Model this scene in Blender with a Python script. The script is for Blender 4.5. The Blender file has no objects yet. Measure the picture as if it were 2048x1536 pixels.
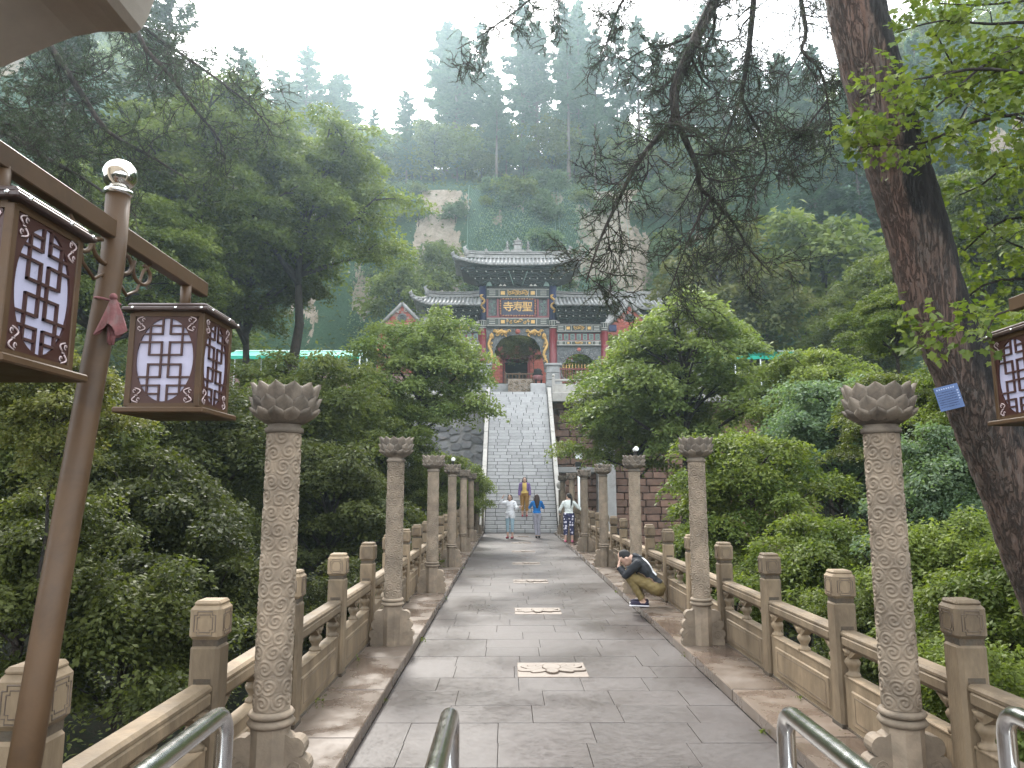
import bpy, bmesh, math, random
import numpy as np
from mathutils import Vector, Matrix
R = math.radians
random.seed(7)
sc = bpy.context.scene
C = sc.collection

# ------------------------------------------------------------------ camera, sky, sun, exposure
F, PITCH, YAW = 1450.0, R(8.4), R(0.24)
CAM = Vector((-0.42, 0.0, 1.75))
cd = bpy.data.cameras.new('camera'); cam = bpy.data.objects.new('camera', cd); C.objects.link(cam)
cd.sensor_width = 36; cd.lens = 36 * F / 2048; cd.clip_start = .05; cd.clip_end = 2000
cam.location = CAM; cam.rotation_euler = (R(90) + PITCH, 0, -YAW)
sc.camera = cam

SUN_EL, SUN_AZ = R(46), R(-14)          # weak sun behind thin cloud, ahead and a little to the left
w = bpy.data.worlds.new('World'); sc.world = w; w.use_nodes = True
nt = w.node_tree; nt.nodes.clear()
wo = nt.nodes.new('ShaderNodeOutputWorld'); bg = nt.nodes.new('ShaderNodeBackground')
sky = nt.nodes.new('ShaderNodeTexSky'); sky.sky_type = 'NISHITA'; sky.sun_disc = False
sky.sun_elevation = SUN_EL; sky.sun_rotation = SUN_AZ; sky.air_density = 1; sky.dust_density = 6; sky.ozone_density = 1
mixw = nt.nodes.new('ShaderNodeMix'); mixw.data_type = 'RGBA'
mixw.inputs[0].default_value = .72; mixw.inputs[7].default_value = (14.2, 14.7, 15.2, 1)   # the closed cloud cover
nt.links.new(sky.outputs[0], mixw.inputs[6]); nt.links.new(mixw.outputs[2], bg.inputs[0])
bg.inputs[1].default_value = .14; nt.links.new(bg.outputs[0], wo.inputs[0])
sd = bpy.data.lights.new('sun', 'SUN'); sun = bpy.data.objects.new('sun', sd); C.objects.link(sun)
sd.energy = 2.5; sd.angle = R(11); sd.color = (1, .96, .9)
sdir = Vector((math.sin(SUN_AZ) * math.cos(SUN_EL), math.cos(SUN_AZ) * math.cos(SUN_EL), math.sin(SUN_EL)))
sun.rotation_euler = sdir.to_track_quat('Z', 'Y').to_euler()
vs = sc.view_settings; vs.view_transform = 'Standard'; vs.look = 'None'; vs.gamma = 1; vs.use_curve_mapping = False
vs.exposure = 1.28
cy = sc.cycles; cy.max_bounces = 8; cy.diffuse_bounces = 3; cy.glossy_bounces = 3; cy.transmission_bounces = 4
cy.transparent_max_bounces = 8; cy.volume_bounces = 1; cy.use_denoising = True; cy.caustics_reflective = False; cy.caustics_refractive = False
cy.sample_clamp_indirect = 4

def P(u, v, D):
    """the place, D metres ahead of the viewpoint, that was read off the photograph at (u, v)"""
    rx, ru = (u - 1024) / F, (768 - v) / F
    f = math.cos(PITCH) - ru * math.sin(PITCH); up = math.sin(PITCH) + ru * math.cos(PITCH)
    Y = f * math.cos(YAW) - rx * math.sin(YAW); X = rx * math.cos(YAW) + f * math.sin(YAW)
    k = D / Y
    return Vector((CAM.x + X * k, CAM.y + D, CAM.z + up * k))
def px(n, D, v=768):
    ru = (768 - v) / F
    return n / F * D / (math.cos(PITCH) - ru * math.sin(PITCH))

# ------------------------------------------------------------------ materials
def nodes(m):
    m.use_nodes = True; t = m.node_tree; t.nodes.clear(); return t
def mixc(t, fac, a, b, mode='MIX'):
    n = t.nodes.new('ShaderNodeMix'); n.data_type = 'RGBA'; n.blend_type = mode
    for i, x in ((0, fac), (6, a), (7, b)):
        if hasattr(x, 'is_linked') or isinstance(x, bpy.types.NodeSocket): t.links.new(x, n.inputs[i])
        elif i == 0: n.inputs[0].default_value = x
        else: n.inputs[i].default_value = (*x[:3], 1)
    return n.outputs[2]
def noise(t, vec, scale, detail=4, rough=.6, dist=0):
    n = t.nodes.new('ShaderNodeTexNoise'); n.inputs['Scale'].default_value = scale; n.inputs['Detail'].default_value = detail
    n.inputs['Roughness'].default_value = rough; n.inputs['Distortion'].default_value = dist
    t.links.new(vec, n.inputs['Vector']); return n.outputs[0]
def ramp(t, x, a, b, lo=0, hi=1):
    n = t.nodes.new('ShaderNodeMapRange'); n.inputs[1].default_value = a; n.inputs[2].default_value = b
    n.inputs[3].default_value = lo; n.inputs[4].default_value = hi; t.links.new(x, n.inputs[0]); return n.outputs[0]
def mth(t, op, a, b=None):
    n = t.nodes.new('ShaderNodeMath'); n.operation = op
    for i, x in enumerate((a, b)):
        if x is None: continue
        if isinstance(x, bpy.types.NodeSocket): t.links.new(x, n.inputs[i])
        else: n.inputs[i].default_value = x
    return n.outputs[0]
def coords(t, rnd_shift=True, stretch=(1, 1, 1)):
    tc = t.nodes.new('ShaderNodeTexCoord'); oi = t.nodes.new('ShaderNodeObjectInfo')
    mp = t.nodes.new('ShaderNodeMapping'); mp.inputs['Scale'].default_value = stretch
    t.links.new(tc.outputs['Object'], mp.inputs[0])
    if rnd_shift:
        va = t.nodes.new('ShaderNodeVectorMath'); va.operation = 'SCALE'; va.inputs[0].default_value = (37, 53, 71)
        t.links.new(oi.outputs['Random'], va.inputs['Scale']); t.links.new(va.outputs[0], mp.inputs['Location'])
    return mp.outputs[0], oi.outputs['Random']
def finish(t, col, rough, bump=None, bs=.2, bd=.01, spec=.5, metal=0, extra=None):
    p = t.nodes.new('ShaderNodeBsdfPrincipled'); o = t.nodes.new('ShaderNodeOutputMaterial')
    for k, x in (('Base Color', col), ('Roughness', rough), ('Metallic', metal), ('Specular IOR Level', spec)):
        if isinstance(x, bpy.types.NodeSocket): t.links.new(x, p.inputs[k])
        elif k == 'Base Color': p.inputs[k].default_value = (*x[:3], 1)
        else: p.inputs[k].default_value = x
    if bump is not None:
        b = t.nodes.new('ShaderNodeBump'); b.inputs['Strength'].default_value = bs; b.inputs['Distance'].default_value = bd
        t.links.new(bump, b.inputs['Height']); t.links.new(b.outputs[0], p.inputs['Normal'])
    t.links.new(p.outputs[0], o.inputs['Surface']); return p
def M(name, c, rough=.75, var=.22, scale=4, stain=None, stain_scale=1.3, stain_lo=.5, stain_hi=.7, rnd=.12, bump=.35, bscale=60, bd=.004,
      spec=.4, metal=0, stretch=(1, 1, 1), rough_var=.1):
    m = bpy.data.materials.new(name); t = nodes(m)
    v, rn = coords(t, True, stretch)
    n1 = noise(t, v, scale, 6, .65)
    a = [x * (1 - var) for x in c]; b = [min(1, x * (1 + var)) for x in c]
    col = mixc(t, ramp(t, n1, .3, .7), a, b)
    if stain:
        n2 = noise(t, v, stain_scale, 5, .7, .4)
        col = mixc(t, ramp(t, n2, stain_lo, stain_hi, 0, .85), col, stain)
    if rnd:
        g = ramp(t, rn, 0, 1, 1 - rnd, 1 + rnd)
        cb = t.nodes.new('ShaderNodeCombineColor')
        for i in range(3): t.links.new(g, cb.inputs[i])
        col = mixc(t, 1.0, col, cb.outputs[0], 'MULTIPLY')
    n3 = noise(t, v, bscale, 3, .6)
    r = ramp(t, n1, .3, .7, rough - rough_var, rough + rough_var) if rough_var else rough
    finish(t, col, r, n3 if bump else None, bump, bd, spec, metal)
    return m
def leafmat(name, c1, c2, trans=.4, rough=.55, spec=.2, rnd=.22):
    m = bpy.data.materials.new(name); t = nodes(m)
    at = t.nodes.new('ShaderNodeAttribute'); at.attribute_name = 'lv'
    oi = t.nodes.new('ShaderNodeObjectInfo')
    col = mixc(t, at.outputs['Fac'], c1, c2)
    g = ramp(t, oi.outputs['Random'], 0, 1, 1 - rnd, 1 + rnd)
    cb = t.nodes.new('ShaderNodeCombineColor')
    for i in range(3): t.links.new(g, cb.inputs[i])
    col = mixc(t, 1.0, col, cb.outputs[0], 'MULTIPLY')
    p = t.nodes.new('ShaderNodeBsdfPrincipled'); t.links.new(col, p.inputs['Base Color'])
    p.inputs['Roughness'].default_value = rough; p.inputs['Specular IOR Level'].default_value = spec
    tr = t.nodes.new('ShaderNodeBsdfTranslucent')
    col2 = mixc(t, 1.0, col, (1.5, 1.6, .8), 'MULTIPLY'); t.links.new(col2, tr.inputs[0])
    ms = t.nodes.new('ShaderNodeMixShader'); ms.inputs[0].default_value = trans
    o = t.nodes.new('ShaderNodeOutputMaterial')
    t.links.new(p.outputs[0], ms.inputs[1]); t.links.new(tr.outputs[0], ms.inputs[2]); t.links.new(ms.outputs[0], o.inputs[0])
    return m

def floor_material():
    m = bpy.data.materials.new('wet_paving'); t = nodes(m)
    v, rn = coords(t)
    tc = t.nodes.new('ShaderNodeNewGeometry'); wp = tc.outputs['Position']
    n1 = noise(t, v, 9, 6, .7); n2 = noise(t, wp, 1.1, 5, .65, .3); n3 = noise(t, wp, 45, 4, .7)
    col = mixc(t, ramp(t, n1, .3, .7), (.042, .0335, .0305), (.06, .0485, .0445))
    col = mixc(t, ramp(t, noise(t, wp, .8, 2, .5, .2), .35, .7, 0, .6), col, (.034, .0265, .024))
    g = ramp(t, rn, 0, 1, .9, 1.09); cb = t.nodes.new('ShaderNodeCombineColor')
    for i in range(3): t.links.new(g, cb.inputs[i])
    col = mixc(t, 1.0, col, cb.outputs[0], 'MULTIPLY')
    col = mixc(t, ramp(t, n3, .62, .72, 0, .35), col, (.1, .093, .088))
    ro = mth(t, 'ADD', ramp(t, noise(t, wp, .6, 3, .5, .3), .35, .65, .52, .28), ramp(t, n1, .3, .7, -.05, .08))
    bm_ = mth(t, 'ADD', mth(t, 'MULTIPLY', n1, .5), n3)
    finish(t, col, ro, bm_, .25, .003, .5)
    return m
def kerb_material():
    m = bpy.data.materials.new('kerb_stone'); t = nodes(m)
    v, rn = coords(t); gp = t.nodes.new('ShaderNodeNewGeometry').outputs['Position']
    n1 = noise(t, v, 5, 6, .7); n2 = noise(t, gp, 1.6, 3, .55, .3); n3 = noise(t, gp, 70, 3)
    col = mixc(t, ramp(t, n1, .3, .7), (.105, .078, .059), (.15, .116, .09))
    col = mixc(t, ramp(t, n2, .46, .66, 0, .75), col, (.07, .047, .035))
    g = ramp(t, rn, 0, 1, .85, 1.15); cb = t.nodes.new('ShaderNodeCombineColor')
    for i in range(3): t.links.new(g, cb.inputs[i])
    col = mixc(t, 1.0, col, cb.outputs[0], 'MULTIPLY')
    ro = mth(t, 'ADD', ramp(t, n2, .35, .62, .44, .16), ramp(t, n1, .3, .7, -.05, .08))
    finish(t, col, ro, n3, .2, .002, .5)
    return m
def bark_material(name, c1, c2, darker=None):
    m = bpy.data.materials.new(name); t = nodes(m)
    v, rn = coords(t, True, (1, 1, .3)); n1 = noise(t, v, 13, 8, .75, .6); n2 = noise(t, v, 2.2, 5, .7)
    va = t.nodes.new('ShaderNodeMapping'); va.inputs['Scale'].default_value = (1, 1, .42); t.links.new(v, va.inputs[0])
    n4 = noise(t, va.outputs[0], 34, 6, .7, 1.2)
    rg_ = mth(t, 'ABSOLUTE', mth(t, 'SUBTRACT', noise(t, va.outputs[0], 21, 6, .68, .7), .5)); crack = ramp(t, rg_, .0, .05)
    col = mixc(t, ramp(t, n1, .34, .66), [x * .5 for x in c2], c2)
    col = mixc(t, ramp(t, n4, .45, .65, 0, .7), col, [c2[0] * .7, c2[1] * .95, c2[2] * 1.1])
    col = mixc(t, ramp(t, n2, .45, .7, 0, .6), col, [c2[0] * 1.15, c2[1] * .85, c2[2] * .75])
    col = mixc(t, ramp(t, crack, 0, 1, .6, 0), col, c1)
    if darker:
        at = t.nodes.new('ShaderNodeAttribute'); at.attribute_name = 'darker'
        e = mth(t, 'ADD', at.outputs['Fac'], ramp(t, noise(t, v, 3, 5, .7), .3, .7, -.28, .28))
        col = mixc(t, ramp(t, e, .44, .58), col, mixc(t, ramp(t, n1, .3, .7), darker, [x * 2.6 for x in darker]))  # bark turns near black on one side, with a noisy edge
    h = mth(t, 'ADD', mth(t, 'MULTIPLY', crack, .7), mth(t, 'ADD', n1, mth(t, 'MULTIPLY', n4, .6)))
    finish(t, col, .85, h, 1, .035, .25)
    return m

MAT = {}
def mats():
    g = MAT
    g['stone'] = M('carved_stone', (.185, .135, .083), .7, .3, 6, (.075, .052, .03), 2.6, .44, .68, .24, .5, 80, stretch=(1, 1, .4))
    g['stone_grey'] = M('column_stone', (.205, .16, .115), .75, .28, 7, (.1, .076, .054), 2.2, .46, .7, .2, .5, 70)
    g['stone_dark'] = M('lotus_stone', (.15, .122, .094), .8, .35, 9, (.065, .052, .042), 4, .46, .66, .3, .5, 70)
    g['stone_white'] = M('pale_stone', (.33, .31, .28), .75, .2, 3, (.19, .17, .15), 1.5, .55, .75, .08)
    g['arch_stone'] = M('archway_stone', (.5, .45, .39), .85, .12, 3, (.38, .32, .27), 1.2, .5, .75, 0, .3, 50)
    g['dark_brown'] = M('dark_brown_stone', (.07, .052, .035), .95, .4, 30, (.07, .06, .045), 12, .5, .65, .2, 1, 60)  # dark brown for foot grime, post necks and patches beside the rail
    g['paving'] = floor_material(); g['kerb'] = kerb_material()
    g['lotus_tile'] = M('lotus_tile_stone', (.165, .135, .11), .55, .15, 8, (.15, .11, .092), 3, .55, .75, .08)
    g['tile_line'] = M('carved_groove', (.1, .074, .055), .8, .2)
    g['grout'] = M('joint_dark', (.045, .04, .038), .9, .3)
    g['step'] = M('step_stone', (.37, .365, .36), .65, .14, 3, (.25, .245, .24), 2, .55, .75, .12, .4, 70)
    g['sand'] = M('red_sandstone', (.16, .095, .068), .9, .3, 3, (.06, .045, .04), 1.5, .5, .7, .25, .7, 25, .02)
    g['concrete'] = M('concrete', (.3, .29, .275), .9, .15, 2, (.16, .14, .125), 1, .55, .75)
    g['pier'] = M('pier_stone', (.24, .24, .235), .7, .18, 4, (.14, .14, .135), 2, .5, .7, .15)
    g['rubble'] = M('rubble_stone', (.2, .195, .195), .9, .25, 3, (.36, .27, .22), 1, .58, .68, .3, .6, 25, .015)
    g['brown_steel'] = M('brown_paint', (.075, .042, .02), .52, .15, 6, (.045, .026, .014), 5, .5, .75, 0, .12, 160, .001, .3)
    g['dark_steel'] = M('dark_brown_paint', (.045, .024, .02), .4, .15, 6, None, rnd=0, bump=.08, bscale=200, spec=.5)
    g['maroon'] = M('maroon_panel', (.05, .018, .014), .45, .15, 5, None, rnd=0, bump=.05)
    g['lamp_glass'] = M('frosted_lamp_glass', (.44, .425, .55), .35, .05, 12, None, rnd=0, bump=.03)
    g['lattice'] = M('lattice_brown', (.06, .026, .022), .45, .1, rnd=0, bump=.05)
    g['scroll'] = M('scroll_pink', (.5, .4, .4), .5, .1, rnd=0, bump=.05)
    g['chrome'] = M('steel_polished', (.68, .68, .67), .2, .06, 30, None, rnd=0, bump=.06, bscale=400, metal=1, rough_var=.05)
    g['gold_ball'] = M('steel_ball', (.62, .6, .55), .1, .06, 8, None, rnd=0, bump=0, metal=1, rough_var=.04)
    g['cloth_red'] = M('red_cloth', (.2, .08, .08), .9, .35, 20, (.2, .14, .13), 14, .5, .7, 0, .5, 120)
    g['rooftile'] = M('grey_roof_tile', (.2, .2, .195), .6, .25, 5, (.075, .075, .075), 3, .5, .7, .2, .5, 50)
    g['ridge'] = M('ridge_stone', (.2, .195, .185), .8, .3, 6, (.09, .09, .085), 3, .5, .7, .15, .8, 14, .05)
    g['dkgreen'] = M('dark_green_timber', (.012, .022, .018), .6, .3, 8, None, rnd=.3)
    g['teal'] = M('pale_teal_paint', (.15, .22, .19), .6, .2, 8)
    g['white_tri'] = M('white_plaster', (.48, .46, .42), .8, .15, 8)
    g['greyteal'] = M('painted_beam_grey', (.05, .058, .05), .65, .3, 10, (.14, .11, .055), 14, .55, .68, .1)
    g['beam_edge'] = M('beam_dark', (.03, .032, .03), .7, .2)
    g['gold'] = M('gold_leaf', (.44, .27, .09), .38, .2, 12, None, rnd=.15, metal=.35)
    g['navy'] = M('navy_board', (.018, .02, .042), .5, .2, 6)
    g['blue_paint'] = M('blue_paint', (.02, .026, .07), .6, .3, 10)
    g['redcol'] = M('red_lacquer', (.15, .026, .03), .4, .12, 3, (.13, .03, .032), 2, .5, .7, .05)
    g['brick_red'] = M('red_brick', (.34, .1, .075), .85, .25, 5, (.42, .25, .22), 2, .55, .75, .25, .6, 30)
    g['mortar'] = M('mortar', (.3, .19, .17), .9, .2)
    g['carve_grey'] = M('carved_grey_panel', (.1, .105, .105), .8, .5, 7, (.2, .2, .2), 5, .55, .65, .05, 1, 18, .05)
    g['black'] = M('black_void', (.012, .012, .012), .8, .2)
    g['tarp'] = M('green_awning', (.0, .3, .2), .5, .12, 3, (.03, .42, .3), 2, .5, .7, .05)
    g['whitepost'] = M('white_paint', (.7, .72, .7), .5, .08)
    g['blue_sign'] = M('blue_sign_paint', (.08, .125, .25), .45, .12, 9, None, rnd=0)
    g['sign_ink'] = M('sign_print', (.48, .55, .72), .5, .05, rnd=0, bump=0)
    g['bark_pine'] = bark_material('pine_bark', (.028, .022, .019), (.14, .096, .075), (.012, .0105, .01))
    g['bark'] = bark_material('dark_bark', (.018, .015, .013), (.06, .047, .038))
    g['bark_grey'] = bark_material('grey_bark', (.06, .05, .045), (.16, .13, .11))
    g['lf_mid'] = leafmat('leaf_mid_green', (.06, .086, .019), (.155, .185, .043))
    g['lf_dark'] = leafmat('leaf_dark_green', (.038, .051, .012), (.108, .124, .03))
    g['lf_shade_tint'] = leafmat('leaf_shade_tint', (.026, .034, .008), (.078, .088, .022))  # ravine shade put into the colour: a darkened copy of the leaf green
    g['lf_light'] = leafmat('leaf_light_green', (.078, .118, .03), (.185, .22, .066))
    g['lf_yel'] = leafmat('leaf_yellow_green', (.055, .09, .017), (.155, .185, .037))
    g['lf_blue'] = leafmat('leaf_blue_green', (.058, .095, .052), (.13, .18, .1))
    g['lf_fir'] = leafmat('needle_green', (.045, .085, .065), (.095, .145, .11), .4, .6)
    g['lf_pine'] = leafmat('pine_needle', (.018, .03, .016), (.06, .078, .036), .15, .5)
    g['lf_olive'] = leafmat('leaf_olive', (.06, .075, .02), (.14, .135, .04))
mats()

# ------------------------------------------------------------------ mesh helpers
class MB:
    def __init__(s): s.v, s.f, s.m, s.s = [], [], [], []
    def add(s, vs, fs, mi=0, sm=False):
        o = len(s.v); s.v.extend([tuple(x) for x in vs])
        for f in fs: s.f.append([i + o for i in f]); s.m.append(mi); s.s.append(sm)
        return s
    def box(s, c, d, mi=0, ch=0., mat=None):
        hx, hy, hz = d[0] / 2, d[1] / 2, d[2] / 2; c = Vector(c)
        S = [(x, y, z) for x in (-1, 1) for y in (-1, 1) for z in (-1, 1)]
        if ch <= 0:
            vs = [Vector((hx * a, hy * b, hz * e)) for a, b, e in S]
            fs = [(0, 1, 3, 2), (4, 6, 7, 5), (0, 4, 5, 1), (2, 3, 7, 6), (0, 2, 6, 4), (1, 5, 7, 3)]
        else:
            ch = min(ch, hx * .9, hy * .9, hz * .9); vs, ix = [], {}
            for a, b, e in S:
                for k in range(3):
                    q = [hx - ch, hy - ch, hz - ch]; q[k] = (hx, hy, hz)[k]
                    ix[(a, b, e, k)] = len(vs); vs.append(Vector((q[0] * a, q[1] * b, q[2] * e)))
            fs = []
            for k in range(3):
                i, j = [q for q in range(3) if q != k]
                for sg in (-1, 1):
                    r = []
                    for a, b in ((-1, -1), (1, -1), (1, 1), (-1, 1)):
                        t = [0, 0, 0]; t[k] = sg; t[i] = a; t[j] = b; r.append(ix[(*t, k)])
                    fs.append(r)
                for a in (-1, 1):
                    for b in (-1, 1):
                        t0 = [0, 0, 0]; t0[i] = a; t0[j] = b; t1 = list(t0); t0[k] = -1; t1[k] = 1
                        fs.append([ix[(*t0, i)], ix[(*t1, i)], ix[(*t1, j)], ix[(*t0, j)]])
            for a, b, e in S: fs.append([ix[(a, b, e, k)] for k in range(3)])
            g = []
            for f in fs:
                n = (vs[f[1]] - vs[f[0]]).cross(vs[f[2]] - vs[f[0]]); m = sum((vs[i] for i in f), Vector())
                g.append(f if n.dot(m) > 0 else f[::-1])
            fs = g
        if mat is not None: vs = [mat @ x for x in vs]
        return s.add([x + c for x in vs], fs, mi)
    def tube(s, pts, rad, n=8, mi=0, cap=True, sm=True, sq=1.0):
        pts = [Vector(p) for p in pts]
        if not hasattr(rad, '__len__'): rad = [rad] * len(pts)
        ref = None; vs = []; fs = []
        for i, p in enumerate(pts):
            t = (pts[min(i + 1, len(pts) - 1)] - pts[max(i - 1, 0)])
            t = t.normalized() if t.length > 1e-9 else Vector((0, 0, 1))
            if ref is None: ref = Vector((1, 0, 0)) if abs(t.x) < .8 else Vector((0, 1, 0))
            x = (ref - t * ref.dot(t)).normalized(); y = t.cross(x); ref = x
            for k in range(n):
                a = 2 * math.pi * k / n; vs.append(p + x * math.cos(a) * rad[i] + y * math.sin(a) * rad[i] * sq)
        for i in range(len(pts) - 1):
            for k in range(n):
                a, b = i * n + k, i * n + (k + 1) % n; fs.append((a, b, b + n, a + n))
        if cap: fs.append(list(range(n))[::-1]); fs.append([(len(pts) - 1) * n + k for k in range(n)])
        return s.add(vs, fs, mi, sm)
    def lathe(s, prof, n=24, c=(0, 0, 0), mi=0, sm=True, rot=0.):
        vs, fs = [], []
        for r, z in prof:
            for k in range(n):
                a = 2 * math.pi * k / n + rot; vs.append((c[0] + r * math.cos(a), c[1] + r * math.sin(a), c[2] + z))
        for i in range(len(prof) - 1):
            for k in range(n):
                a, b = i * n + k, i * n + (k + 1) % n; fs.append((a, b, b + n, a + n))
        fs.append(list(range(n))[::-1]); fs.append([(len(prof) - 1) * n + k for k in range(n)])
        return s.add(vs, fs, mi, sm)
    def prism(s, poly, a, b, axis='y', mi=0):
        n = len(poly)
        def q(p, d):
            return {'y': (p[0], d, p[1]), 'x': (d, p[0], p[1]), 'z': (p[0], p[1], d)}[axis]
        vs = [q(p, a) for p in poly] + [q(p, b) for p in poly]
        fs = [list(range(n)), [n + i for i in range(n)][::-1]] + [(i, n + i, n + (i + 1) % n, (i + 1) % n) for i in range(n)]
        return s.add(vs, fs, mi)
    def ball(s, c, r, n=10, mi=0, sc_=(1, 1, 1)):
        pr = [(max(1e-4, math.sin(math.pi * i / n)) * r, -math.cos(math.pi * i / n) * r) for i in range(n + 1)]
        o = len(s.v); s.lathe(pr, n + 4, (0, 0, 0), mi)
        for i in range(o, len(s.v)):
            x = s.v[i]; s.v[i] = (x[0] * sc_[0] + c[0], x[1] * sc_[1] + c[1], x[2] * sc_[2] + c[2])
        return s
    def xf(s, m, start=0):
        for i in range(start, len(s.v)): s.v[i] = tuple(m @ Vector(s.v[i]))
        return s
    def mesh(s, name, mats, fix=False):
        me = bpy.data.meshes.new(name); me.from_pydata(s.v, [], s.f)
        for m in (mats if isinstance(mats, (list, tuple)) else [mats]): me.materials.append(MAT[m] if isinstance(m, str) else m)
        me.polygons.foreach_set('material_index', s.m); me.polygons.foreach_set('use_smooth', s.s)
        if fix:
            b = bmesh.new(); b.from_mesh(me); bmesh.ops.recalc_face_normals(b, faces=b.faces); b.to_mesh(me); b.free()
        me.update(); return me
    def build(s, name, mats, parent=None, loc=(0, 0, 0), rot=(0, 0, 0), fix=False, **kw):
        return put(name, s.mesh(name, mats, fix), parent, loc, rot, **kw)
def put(name, me, parent=None, loc=(0, 0, 0), rot=(0, 0, 0), scale=None, **kw):
    o = bpy.data.objects.new(name, me); C.objects.link(o); o.location = loc; o.rotation_euler = rot
    if scale is not None: o.scale = scale
    if parent is not None: o.parent = parent
    tag(o, **kw); return o
def tag(o, label=None, cat=None, group=None, kind=None):
    if label: o['label'] = label
    if cat: o['category'] = cat
    if group: o['group'] = group
    if kind: o['kind'] = kind
    return o
def empty(name, loc=(0, 0, 0), rz=0, **kw):
    o = bpy.data.objects.new(name, None); C.objects.link(o); o.location = loc; o.rotation_euler = (0, 0, rz); o.empty_display_size = .2
    tag(o, **kw); return o
KIDS = None
def dup(o, parent=None, **kw):
    c = o.copy(); C.objects.link(c)
    if parent is not None: c.parent = parent
    for ch in list(o.children): dup(ch, c)
    tag(c, **kw); return c
def arc(cx, cz, r, a0, a1, n=6):
    return [(cx + r * math.cos(R(a0 + (a1 - a0) * i / n)), cz + r * math.sin(R(a0 + (a1 - a0) * i / n))) for i in range(n + 1)]
# ------------------------------------------------------------------ terrain
def sms(a, b, t):
    t = np.clip((t - a) / (b - a), 0, 1); return t * t * (3 - 2 * t)
_rn = np.random.RandomState(3)
_W = [(_rn.uniform(-1, 1, 2), _rn.uniform(0, 6.28)) for _ in range(40)]
def wob(x, y, s, k0=0, n=8):
    o = 0
    for i in range(n):
        d, p = _W[(k0 + i) % 40]; f = s * (1 + .55 * i)
        o = o + np.sin((x * d[0] + y * d[1]) * f + p) / (1 + .45 * i)
    return o / 2.2
def ground_z(x, y):
    x = np.asarray(x, float); y = np.asarray(y, float); ax = np.abs(x)
    zr = -8 + np.clip(ax - 8, 0, 60) * .55 + .5 * wob(x, y, .5, 0, 4)
    zn = -.3 - np.clip(ax - 3, 0, 9) * .28
    z = zn + (zr - zn) * sms(1.5, 9, y)
    zt = np.where(y < 49, 6.9, 6.9 + 2.4 * sms(49, 50.5, y)) + np.clip(ax - 26, 0, 60) * .6
    z = z + (zt - z) * sms(40.9, 41.3, y)
    n = wob(x, y, .35, 5, 6)
    t = sms(0, 1, (y + 1.6 * n - 63.5) / 8.5)
    jag = (wob(x, z + y * .5, 1.1, 11, 8)) * .7 * np.sin(np.pi * np.clip(t, 0, 1))
    z = z + t * 23 + jag + np.clip(y - 71, 0, 16) * .62 + np.clip(y - 87, 0, 100) * -.2
    return z
def terrain():
    xs = np.concatenate([np.linspace(-160, -40, 40)[:-1], np.linspace(-40, 40, 140), np.linspace(40, 160, 40)[1:]])
    ys = np.concatenate([np.linspace(-40, 0, 14)[:-1], np.linspace(0, 62, 100)[:-1], np.linspace(62, 76, 60)[:-1], np.linspace(76, 200, 60)])
    X, Y = np.meshgrid(xs, ys); Z = ground_z(X, Y); nx, ny = len(xs), len(ys)
    me = bpy.data.meshes.new('terrain')
    i = np.arange(nx * ny).reshape(ny, nx)
    f = np.stack([i[:-1, :-1], i[:-1, 1:], i[1:, 1:], i[1:, :-1]], -1).reshape(-1, 4)
    me.from_pydata(np.stack([X, Y, Z], -1).reshape(-1, 3).tolist(), [], f.tolist())
    me.polygons.foreach_set('use_smooth', [True] * len(f))
    m = bpy.data.materials.new('hillside'); t = nodes(m)
    g = t.nodes.new('ShaderNodeNewGeometry'); pos = g.outputs['Position']
    sx = t.nodes.new('ShaderNodeSeparateXYZ'); t.links.new(g.outputs['Normal'], sx.inputs[0])
    vs_ = t.nodes.new('ShaderNodeMapping'); vs_.inputs['Scale'].default_value = (1, 1, .4); t.links.new(pos, vs_.inputs[0]); n1 = noise(t, vs_.outputs[0], .3, 6, .7); n2 = noise(t, pos, 1.1, 8, .75, .5); n3 = noise(t, pos, 6, 6, .8)
    rock = mixc(t, ramp(t, n2, .35, .65), (.22, .175, .13), (.4, .335, .27))
    rock = mixc(t, ramp(t, n3, .5, .7, 0, .7), rock, (.15, .12, .1))
    veg = mixc(t, ramp(t, n3, .3, .7), (.025, .052, .032), (.07, .12, .07))
    soil = mixc(t, ramp(t, n3, .4, .6), (.022, .018, .013), (.014, .02, .009))
    steep = ramp(t, sx.outputs[2], .5, .68)
    spx = t.nodes.new('ShaderNodeSeparateXYZ'); t.links.new(pos, spx.inputs[0])
    bare = mth(t, 'MAXIMUM', mth(t, 'SUBTRACT', 1, mth(t, 'ABSOLUTE', mth(t, 'MULTIPLY', mth(t, 'ADD', spx.outputs[0], 7.2), .3))), mth(t, 'MULTIPLY', mth(t, 'SUBTRACT', 1, mth(t, 'ABSOLUTE', mth(t, 'MULTIPLY', mth(t, 'ADD', spx.outputs[0], -10.5), .22))), .9))
    bare = mth(t, 'MULTIPLY', mth(t, 'MAXIMUM', bare, .0), .3)
    k = mth(t, 'ADD', steep, ramp(t, mth(t, 'SUBTRACT', n1, bare), .375, .45, -.05, .95))
    spz = t.nodes.new('ShaderNodeSeparateXYZ'); t.links.new(pos, spz.inputs[0])
    low = ramp(t, spz.outputs[2], 7, 10)
    hi = mixc(t, ramp(t, k, .35, .6), rock, veg)
    finish(t, mixc(t, low, soil, hi), .95, mth(t, 'ADD', n3, n2), 1, .25, .1)
    me.materials.append(m)
    put('terrain', me, kind='structure')
terrain()

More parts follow.
